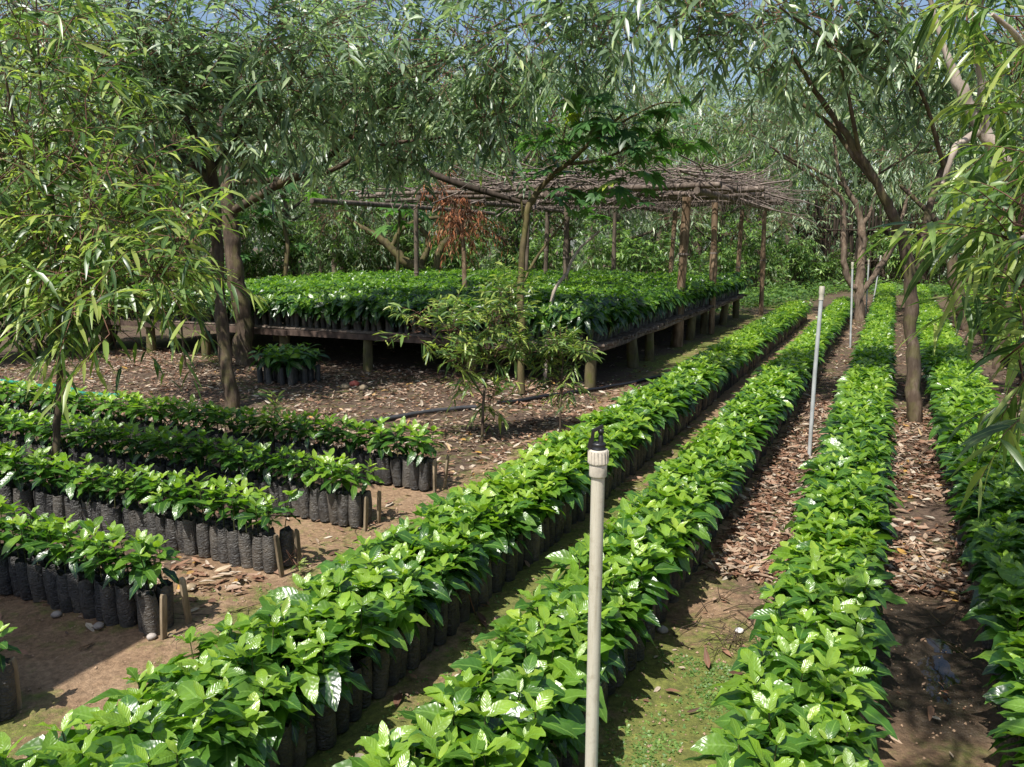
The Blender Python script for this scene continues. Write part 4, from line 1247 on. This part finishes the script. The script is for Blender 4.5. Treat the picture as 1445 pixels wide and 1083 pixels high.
# ------------------------------------------------------------------ dark stake fence at the back
def fence():
    o = P(1200, 400, 31.5) * [1, 1, 0]
    t = thing('stake_fence', 'tall fence of dark upright stakes in shade at the far end of the beds', 'fence', o)
    a, b = P(1120, 400, 31.2) * [1, 1, 0] - o, P(1330, 400, 32.2) * [1, 1, 0] - o
    for k in np.linspace(0, 1, 46):
        p = a + (b - a) * k + rng.normal(0, .03, 3) * [1, 1, 0]
        h = rng.uniform(2.5, 3.3)
        mb = MB(); tube(mb, [p - UP * .05, p + UP * h * .5 + rng.normal(0, .03, 3), p + UP * h + rng.normal(0, .06, 3) * [1, 1, 0]], rng.uniform(.04, .065), 6, 0, .5, True, .1)
        obj('stake', mb, M_FENCE, t)
    for z in (.9, 2.1):
        mb = MB(); tube(mb, [a + UP * z + [0, -.08, 0], b + UP * z + [0, -.08, 0]], .035, 6); obj('rail', mb, M_FENCE, t)


fence()

# ------------------------------------------------------------------ sprinkler risers
def lathe(mb, prof, sides=24, mat=0):
    prof = np.array(prof)
    a = np.linspace(0, 2 * np.pi, sides, endpoint=False)
    V = np.concatenate([np.stack([np.cos(a) * r, np.sin(a) * r, np.full(sides, z)], -1) for r, z in prof])
    f = [(i * sides + k, i * sides + (k + 1) % sides, (i + 1) * sides + (k + 1) % sides, (i + 1) * sides + k) for i in range(len(prof) - 1) for k in range(sides)]
    mb.add(V, f, mat, True)


def sharp(me):
    for p in me.polygons: pass


def foreground_riser():
    Z = 1.80
    top = P(844.5, 634, Z)
    b = np.array([top[0] - .004, top[1] - .002, 0.])
    t = thing('sprinkler_riser', 'thick pale plastic pipe in the foreground with black sprinkler head', 'pipe', b)
    h = top[2]
    cz = P(844.5, 675, Z)[2]
    lean = (top - b) * [1, 1, 0]
    mb = MB(); tube(mb, [[0, 0, -.05], lean * .5 + UP * (cz * .5), lean + UP * (cz + .01)], .0155, 28); obj('pipe', mb, M_PIPE, t)
    cm = cz - .0005
    mb = MB()
    dz = h - cz
    lathe(mb, [(.0155, 0), (.0195, .0015), (.0202, .004), (.0202, dz * .40), (.0202, dz * .45), (.0185, dz * .47)], 28)
    lathe(mb, [(.0195, dz * .46), (.0222, dz * .48), (.0226, dz * .52), (.0222, dz * .95), (.0205, dz), (.0, dz)], 28)
    for k in range(18):
        a = k * 2 * math.pi / 18
        box(mb, (.0224 * math.cos(a), .0224 * math.sin(a), dz * .74), (.0026, .0022, dz * .42), [[math.cos(a), math.sin(a), 0], [-math.sin(a), math.cos(a), 0], UP])
    obj('coupling', mb, M_COUPLING, t, tuple(lean + UP * cz))
    hd = thing('sprinkler_head', None, None, tuple(lean + UP * h)); hd.parent = t
    mb = MB(); lathe(mb, [(.0, -.004), (.0175, -.004), (.0175, .003), (.015, .005), (.0165, .010), (.0165, .014), (.012, .016), (.0085, .017), (.0, .017)], 20); obj('base_ring', mb, M_BLACK, hd)
    mb = MB(); lathe(mb, [(.0062, .015), (.0058, .030), (.0046, .031), (.0046, .036), (.0066, .037), (.0066, .046), (0, .047)], 14)
    obj('nozzle', mb, M_BLACK, hd, (.005, 0, 0))
    mb = MB()
    xz = np.array([[1, 0, 0], [0, 1, 0], [0, 0, 1.]])
    def bar(x0, z0, x1, z1, w, dpt):
        d = np.array([x1 - x0, 0, z1 - z0]); l = np.linalg.norm(d); d /= l
        box(mb, ((x0 + x1) / 2, 0, (z0 + z1) / 2), (l + w * .6, dpt, w), [d, [0, 1, 0], [-d[2], 0, d[0]]])
    bar(-.0165, .006, -.0125, .042, .0065, .012); bar(-.0125, .042, .0085, .053, .006, .0115); bar(-.0215, .004, -.0175, .022, .0065, .013)
    bar(-.016, .012, .002, .012, .006, .0125)
    obj('deflector_arm', mb, M_BLACK, hd)


foreground_riser()


def far_riser(label, u0, v0, u1, v1, r=.016):
    b = GB(u0, v0); Z = proj(b)[2]
    tp = P(u1, v1, Z - .05)
    t = thing('sprinkler_riser', label, 'pipe', b, 0, 'thin far sprinkler pipes')
    mb = MB(); tube(mb, [-UP * .03, (tp - b) * .5 + rng.normal(0, .004, 3), tp - b], r, 12); obj('pipe', mb, M_FARPIPE, t)
    mb = MB(); d = nrm(tp - b)
    tube(mb, [tp - b - d * .09, tp - b - d * .045, tp - b - d * .04, tp - b + d * .02], [r * 1.25, r * 1.25, r * 1.45, r * 1.4], 12); obj('coupling', mb, M_PIPE, t)


far_riser('leaning pale grey pipe without head, first behind the foreground one', 1142, 643, 1160, 408)
far_riser('thin grey pipe beside the left curved stem of the U shaped tree', 1200, 490, 1203, 372)
far_riser('thin grey pipe just right of the U shaped tree\'s middle stem', 1222, 446, 1226, 368)
far_riser('far slanting thin pipe crossing the right curved stem of the U shaped tree', 1232, 428, 1243, 362, .018)

# ------------------------------------------------------------------ pegs at the bed ends
BEDW = {'0': 'of the bottom left corner bed', '1': 'of the bed with the crinkled corner bag', '2': 'of the bed the sapling stands in', '3': 'of the fourth short bed up', '4': 'of the short bed nearest the leaf litter'}
for n_, tt in SHORT:
    for where, dt, ds in (('front corner', .02, .035), ('back corner', .165, .03)):
        s_ = -2.79 - (.05 if n_ == '0' else 0) + ds
        p = W(s_, tt + dt)
        h = rng.uniform(.19, .225)
        mb = MB()
        w, th = .028, .014
        lean = np.array([rng.normal(0, .012), rng.normal(0, .012), 0])
        prof = [(-.03, .75), (.0, .95), (h * .5, 1.), (h * .93, .95), (h, .7)]
        V = []
        for z, k in prof:
            for a, b in ((-1, -1), (1, -1), (1, 1), (-1, 1)):
                V.append(NV * 0 + lean * (z / h) + NV * (b * th / 2 * k) + DV * (a * w / 2 * k) + UP * (z + (rng.uniform(-.006, .006) if z > h * .9 else 0)))
        f = [(i * 4 + k, i * 4 + (k + 1) % 4, i * 4 + 4 + (k + 1) % 4, i * 4 + 4 + k) for i in range(4) for k in range(4)] + [(16, 17, 18, 19)]
        mb.add(V, f, 0, False)
        tag(obj('wooden_peg', mb, M_PEG, None, tuple(p)), 'short pale wooden peg at the %s %s' % (where, BEDW[n_]), 'peg', 'wooden pegs holding the bed ends')

# ------------------------------------------------------------------ hoses, stones, scraps
def hose(label, pts, r, mat, name):
    q = np.array([GB(u, v) for u, v in pts]); q[:, 2] = r * .9 + .004
    q = spline(q, 6)
    q[:, 2] += ground_z(q[:, 0], q[:, 1]) + .006
    b = q[0].copy()
    mb = MB(); tube(mb, q - b, r, 9); tag(obj(name, mb, mat, None, tuple(b)), label, 'hose')


hose('bright green garden hose lying on the leaf litter', [(-30, 535), (0, 539), (40, 544), (75, 552), (100, 556), (140, 559), (170, 560)], .022, M_GREENHOSE, 'garden_hose')
hose('short second strand of green hose looped beside the longer one', [(60, 547), (80, 546), (95, 549), (110, 555)], .02, M_GREENHOSE, 'garden_hose')
hose('grey black irrigation hose between the short beds and the bench', [(515, 598), (560, 592), (600, 585), (640, 580), (672, 577)], .022, M_HOSE, 'irrigation_hose')
hose('black irrigation hose running under the corner of the bench', [(702, 570), (740, 566), (780, 560), (820, 555), (860, 549), (900, 541), (930, 533)], .022, M_BLACK, 'irrigation_hose')


def stone(label, u, v, r, mat=M_STONE, name='stone', sq=.6, cat='stone'):
    b = GB(u, v)
    b[2] = ground_z(b[0], b[1]) + .003
    n, m = 7, 10
    V = []
    for i in range(n):
        for k in range(m):
            th, ph = math.pi * i / (n - 1), 2 * math.pi * k / m
            d = np.array([math.sin(th) * math.cos(ph), math.sin(th) * math.sin(ph), math.cos(th) * sq])
            V.append(d * r * (1 + .25 * (vnoise(d[0] * 2 + u, d[1] * 2 + v, 1.3, 4) - .5)) + UP * r * sq * .6)
    f = [(i * m + k, (i + 1) * m + k, (i + 1) * m + (k + 1) % m, i * m + (k + 1) % m) for i in range(n - 1) for k in range(m)]
    mb = MB(); mb.add(V, f, 0, name != 'stone_chip')
    return tag(obj(name, mb, mat, None, tuple(b)), label, cat)


stone('small flat grey stone under the crinkled corner bag', 214, 900, .022)
stone('round pale pebble at the foot of the front peg beside the crinkled bag', 241, 897, .014, M_PEG)
stone('flat grey stone on the shaded soil, farther from the crinkled bag', 80, 870, .024)
stone('flat grey stone on the shaded soil, nearer to the crinkled bag', 139, 886, .024)
stone('pale pinkish stone on the litter beyond the crinkled bag\'s bed', 268, 832, .03, M_PEG)
stone('white chip lying at the edge of the moss beside the third long bed', 1043, 892, .02, M_WHITE, 'stone_chip')
stone('pale stone at the foot of the second long bed', 935, 890, .025, M_STONE)
stone('pale lump on the left of the red scrap on the leaf litter', 488, 548, .06, M_PEG)
stone('pale lump on the right of the red scrap on the leaf litter', 513, 550, .065, M_PEG)
stone('small red scrap of rubbish lying between two pale lumps', 500, 545, .06, M_RED, 'rubbish_scrap', .7, 'rubbish')

# ------------------------------------------------------------------ leaf litter and twigs
def litter():
    mb = MB()
    S, T, Rn = [], [], []
    def region(s0, s1, t0, t1, n, pw=1., pale=0.):
        s = rng.uniform(s0, s1, n); t = t0 + (t1 - t0) * rng.uniform(0, 1, n) ** pw
        keep = vnoise(s, t, 2.1, 41) + .5 * vnoise(s, t, 6, 43) + rng.uniform(-.3, .3, n) > .52
        S.append(s[keep]); T.append(t[keep]); Rn.append(np.clip(rng.beta(1.6, 1.8, keep.sum()) + pale, 0, 1))
    region(-11, -2.5, 4.95, 9.2, 24000, 1., .06)
    region(-3.0, -2.1, 3.2, 9, 700)
    region(-2.8, -2.1, 2.5, 3.6, 90)
    region(-3.6, -2.8, 2.62, 2.98, 260, 1., .1)
    region(-.78, -.33, 4.0, 9, 5000, 1.2, .04)
    region(-.8, -.35, 9, 26, 1600)
    region(-.78, -.36, 1.5, 4.3, 90)
    region(.02, .46, 4.2, 9, 4300, 1.2, .08)
    region(.02, .46, 9, 26, 1300)
    region(.05, .45, 1.6, 4.2, 60)
    region(.85, 1.5, 3, 20, 2500, 1.4)
    region(-1.62, -1.2, 1.5, 6, 160); region(-1.62, -1.2, 6, 18, 600)
    region(-9, -3, 9, 18, 2500)
    region(-3., -2.1, 9, 19, 500)
    region(-7, -2.8, 1.9, 4.6, 900)
    s, t, rn = np.concatenate(S), np.concatenate(T), np.concatenate(Rn)
    n = len(s)
    base = s[:, None] * NV + t[:, None] * DV
    base[:, 2] = ground_z(base[:, 0], base[:, 1]) + rng.uniform(.003, .022, n)
    a = rng.uniform(0, 6.28, n)
    d = np.stack([np.cos(a), np.sin(a), rng.normal(0, .16, n)], -1)
    L = .022 + .075 * rng.uniform(0, 1, n) ** 1.6
    leaves(mb, base, d, nrm(UP + rng.normal(0, .3, (n, 3))), L, L * rng.uniform(.10, .2, n), rng.normal(0, .12, n), .35, rn, US_M, 'willow', 0, 0, .8)
    tag(obj('leaf_litter', mb, M_LITTER), 'dry brown and grey fallen leaves strewn over the paths and open soil', 'leaf litter', kind='stuff')
    # twigs
    mb = MB()
    n = 900
    s = np.concatenate([rng.uniform(-10, -2.4, 500), rng.uniform(-.8, -.35, 220), rng.uniform(.02, .46, 120), rng.uniform(-3, -2.1, 60)])
    t = np.concatenate([rng.uniform(4.9, 9, 500), 3.2 + 6 * rng.uniform(0, 1, 220), 3.4 + 6 * rng.uniform(0, 1, 120), rng.uniform(2, 7, 60)])
    b = s[:, None] * NV + t[:, None] * DV
    b[:, 2] = ground_z(b[:, 0], b[:, 1]) + .008
    a = rng.uniform(0, 6.28, n); ln = rng.uniform(.05, .4, n)
    d = np.stack([np.cos(a), np.sin(a), np.abs(rng.normal(0, .06, n))], -1)
    uu = np.linspace(0, 1, 4)
    pts = b[:, None] + d[:, None] * (ln[:, None] * uu)[..., None] + rng.normal(0, .012, (n, 4, 3)) * [1, 1, .3]
    twigs(mb, pts, .0026)
    # a tangle of dark twigs in the path
    c = W(-.5, 3.3)
    b = c + rng.normal(0, .05, (40, 3)) * [1, 1, 0] + UP * .01
    a = rng.uniform(0, 6.28, 40)
    d = np.stack([np.cos(a), np.sin(a), np.abs(rng.normal(0, .2, 40))], -1)
    twigs(mb, b[:, None] + d[:, None] * (rng.uniform(.05, .16, 40)[:, None] * uu)[..., None] + rng.normal(0, .01, (40, 4, 3)) * [1, 1, .4], .002)
    tag(obj('twig_litter', mb, M_BARK), 'thin dry twigs scattered among the fallen leaves', 'twigs', kind='stuff')
    # crumbs of soil and grit
    mb = MB()
    n = 7000
    s = np.concatenate([rng.uniform(-2.75, -2.05, 2200), rng.uniform(-4.5, -2.75, 2200), rng.uniform(-.8, -.3, 1400), rng.uniform(.02, .46, 700), rng.uniform(-1.65, -1.15, 500)])
    t = np.concatenate([1.0 + 6 * rng.uniform(0, 1, 2200), 1.2 + 3.6 * rng.uniform(0, 1, 2200), 1.4 + 4 * rng.uniform(0, 1, 2600)])
    b = s[:, None] * NV + t[:, None] * DV
    r = .0022 + .006 * rng.uniform(0, 1, n) ** 3
    b[:, 2] = ground_z(b[:, 0], b[:, 1]) + r * .4
    V = b[:, None] + (np.array([[1, 0, 0], [0, 1, 0], [-1, 0, 0], [0, -1, 0], [0, 0, 1], [0, 0, -1.]])[None] * rng.uniform(.6, 1.3, (n, 6, 1))) * r[:, None, None]
    tri = np.array([[0, 1, 4], [1, 2, 4], [2, 3, 4], [3, 0, 4]])
    mb.add(V.reshape(-1, 3), (tri[None] + (np.arange(n) * 6)[:, None, None]).reshape(-1, 3), 0, True)
    tag(obj('soil_crumbs', mb, simple_mat('soil_crumb', (.27, .18, .115), .95, .5, 60., .5)), 'small crumbs of soil and grit scattered over the bare paths', 'soil crumbs', kind='stuff')
    # moss and tiny weeds
    mb = MB()
    n = 5200
    s = np.concatenate([rng.normal(-.57, .1, 2400), rng.normal(-1.42, .1, 900), rng.normal(-2.5, .18, 1100), rng.normal(-2.78, .14, 800)])
    t = np.concatenate([1.4 + 1.7 * rng.uniform(0, 1, 2400), 1.2 + 4 * rng.uniform(0, 1, 900), 2.3 + 4 * rng.uniform(0, 1, 1100), 8.5 + 5 * rng.uniform(0, 1, 800)])
    keep = vnoise(s, t, 4.5, 51) + rng.uniform(-.2, .2, n) > .55
    s, t = s[keep], t[keep]; n = len(s)
    b = s[:, None] * NV + t[:, None] * DV
    b[:, 2] = ground_z(b[:, 0], b[:, 1])
    b3 = np.repeat(b, 4, 0) + rng.normal(0, .008, (n * 4, 3)) * [1, 1, 0]
    a = rng.uniform(0, 6.28, n * 4)
    d = np.stack([np.cos(a), np.sin(a), rng.uniform(.2, 1.2, n * 4)], -1)
    L = rng.uniform(.008, .022, n * 4)
    leaves(mb, b3, d, UP + rng.normal(0, .3, (n * 4, 3)), L, L * .3, .3, .2, rng.uniform(.5, 1, n * 4), US_L, 'willow', 0)
    tag(obj('moss', mb, M_SHRUB), 'bright green moss and tiny weeds on the damp paths', 'moss', kind='stuff')


litter()

# ------------------------------------------------------------------ light, sky, camera
SUN_AZ = np.array([-.62, -.78])            # towards the sun: left of and behind the camera
SUN_AZ = SUN_AZ / np.linalg.norm(SUN_AZ)
SUN_EL = R(61)


def added_shade_roof():
    """added unseen roof, there only to cast shadow between the two lowest short beds"""
    z = 3.0
    k = z / math.tan(SUN_EL)
    off = np.array([SUN_AZ[0], SUN_AZ[1], 0]) * k
    ds, dt = float(off @ NV), float(off @ DV)
    s1, t0, t1 = -2.83 + ds, 1.70 + dt, 2.36 + dt
    o = W(s1 - .6, (t0 + t1) / 2)
    t = thing('added_awning', 'added unseen rusty awning on posts, shading the soil between the two lowest short beds', 'awning', o)
    mb = MB(); box(mb, W(s1 - 1.6, (t0 + t1) / 2, z) - o, (3.2, t1 - t0, .03), [NV, DV, UP]); obj('roof', mb, M_RUST, t)
    for s in (s1 - .9, s1 - 3.0):
        mb = MB(); tube(mb, [W(s, (t0 + t1) / 2, -.02) - o, W(s, (t0 + t1) / 2, z - .016) - o], .035, 10); obj('post', mb, M_POLE, t)


added_shade_roof()

w = bpy.data.worlds.new('World')
SC.world = w
w.use_nodes = True
nt = w.node_tree
nt.nodes.clear()
sky = nt.nodes.new('ShaderNodeTexSky')
sky.sky_type = 'NISHITA'
sky.sun_disc = False
sky.sun_elevation = SUN_EL
sky.sun_rotation = math.atan2(SUN_AZ[0], SUN_AZ[1])
sky.dust_density = 1.5
bg = nt.nodes.new('ShaderNodeBackground')
bg.inputs[1].default_value = .105
wo = nt.nodes.new('ShaderNodeOutputWorld')
nt.links.new(sky.outputs[0], bg.inputs[0])
nt.links.new(bg.outputs[0], wo.inputs[0])

L = bpy.data.lights.new('sun', 'SUN')
L.energy = 5.0
L.angle = R(.53)
L.color = (1., .965, .90)
so = bpy.data.objects.new('sun', L)
COL.objects.link(so)
dirv = Vector((SUN_AZ[0] * math.cos(SUN_EL), SUN_AZ[1] * math.cos(SUN_EL), math.sin(SUN_EL)))
so.rotation_euler = dirv.to_track_quat('Z', 'Y').to_euler()

cam = bpy.data.cameras.new('camera')
cam.sensor_width = 36.
cam.lens = F / 1445 * 36
cam.clip_start = .05
cam.clip_end = 500
co = bpy.data.objects.new('camera', cam)
COL.objects.link(co)
co.location = (0, 0, H)
co.rotation_euler = (math.pi / 2 - PITCH, 0, 0)
SC.camera = co

SC.view_settings.view_transform = 'Standard'
SC.view_settings.look = 'None'
SC.view_settings.exposure = .5
SC.view_settings.gamma = 1
SC.cycles.max_bounces = 7
SC.cycles.diffuse_bounces = 3
SC.cycles.glossy_bounces = 2
SC.cycles.transmission_bounces = 3
SC.cycles.transparent_max_bounces = 4
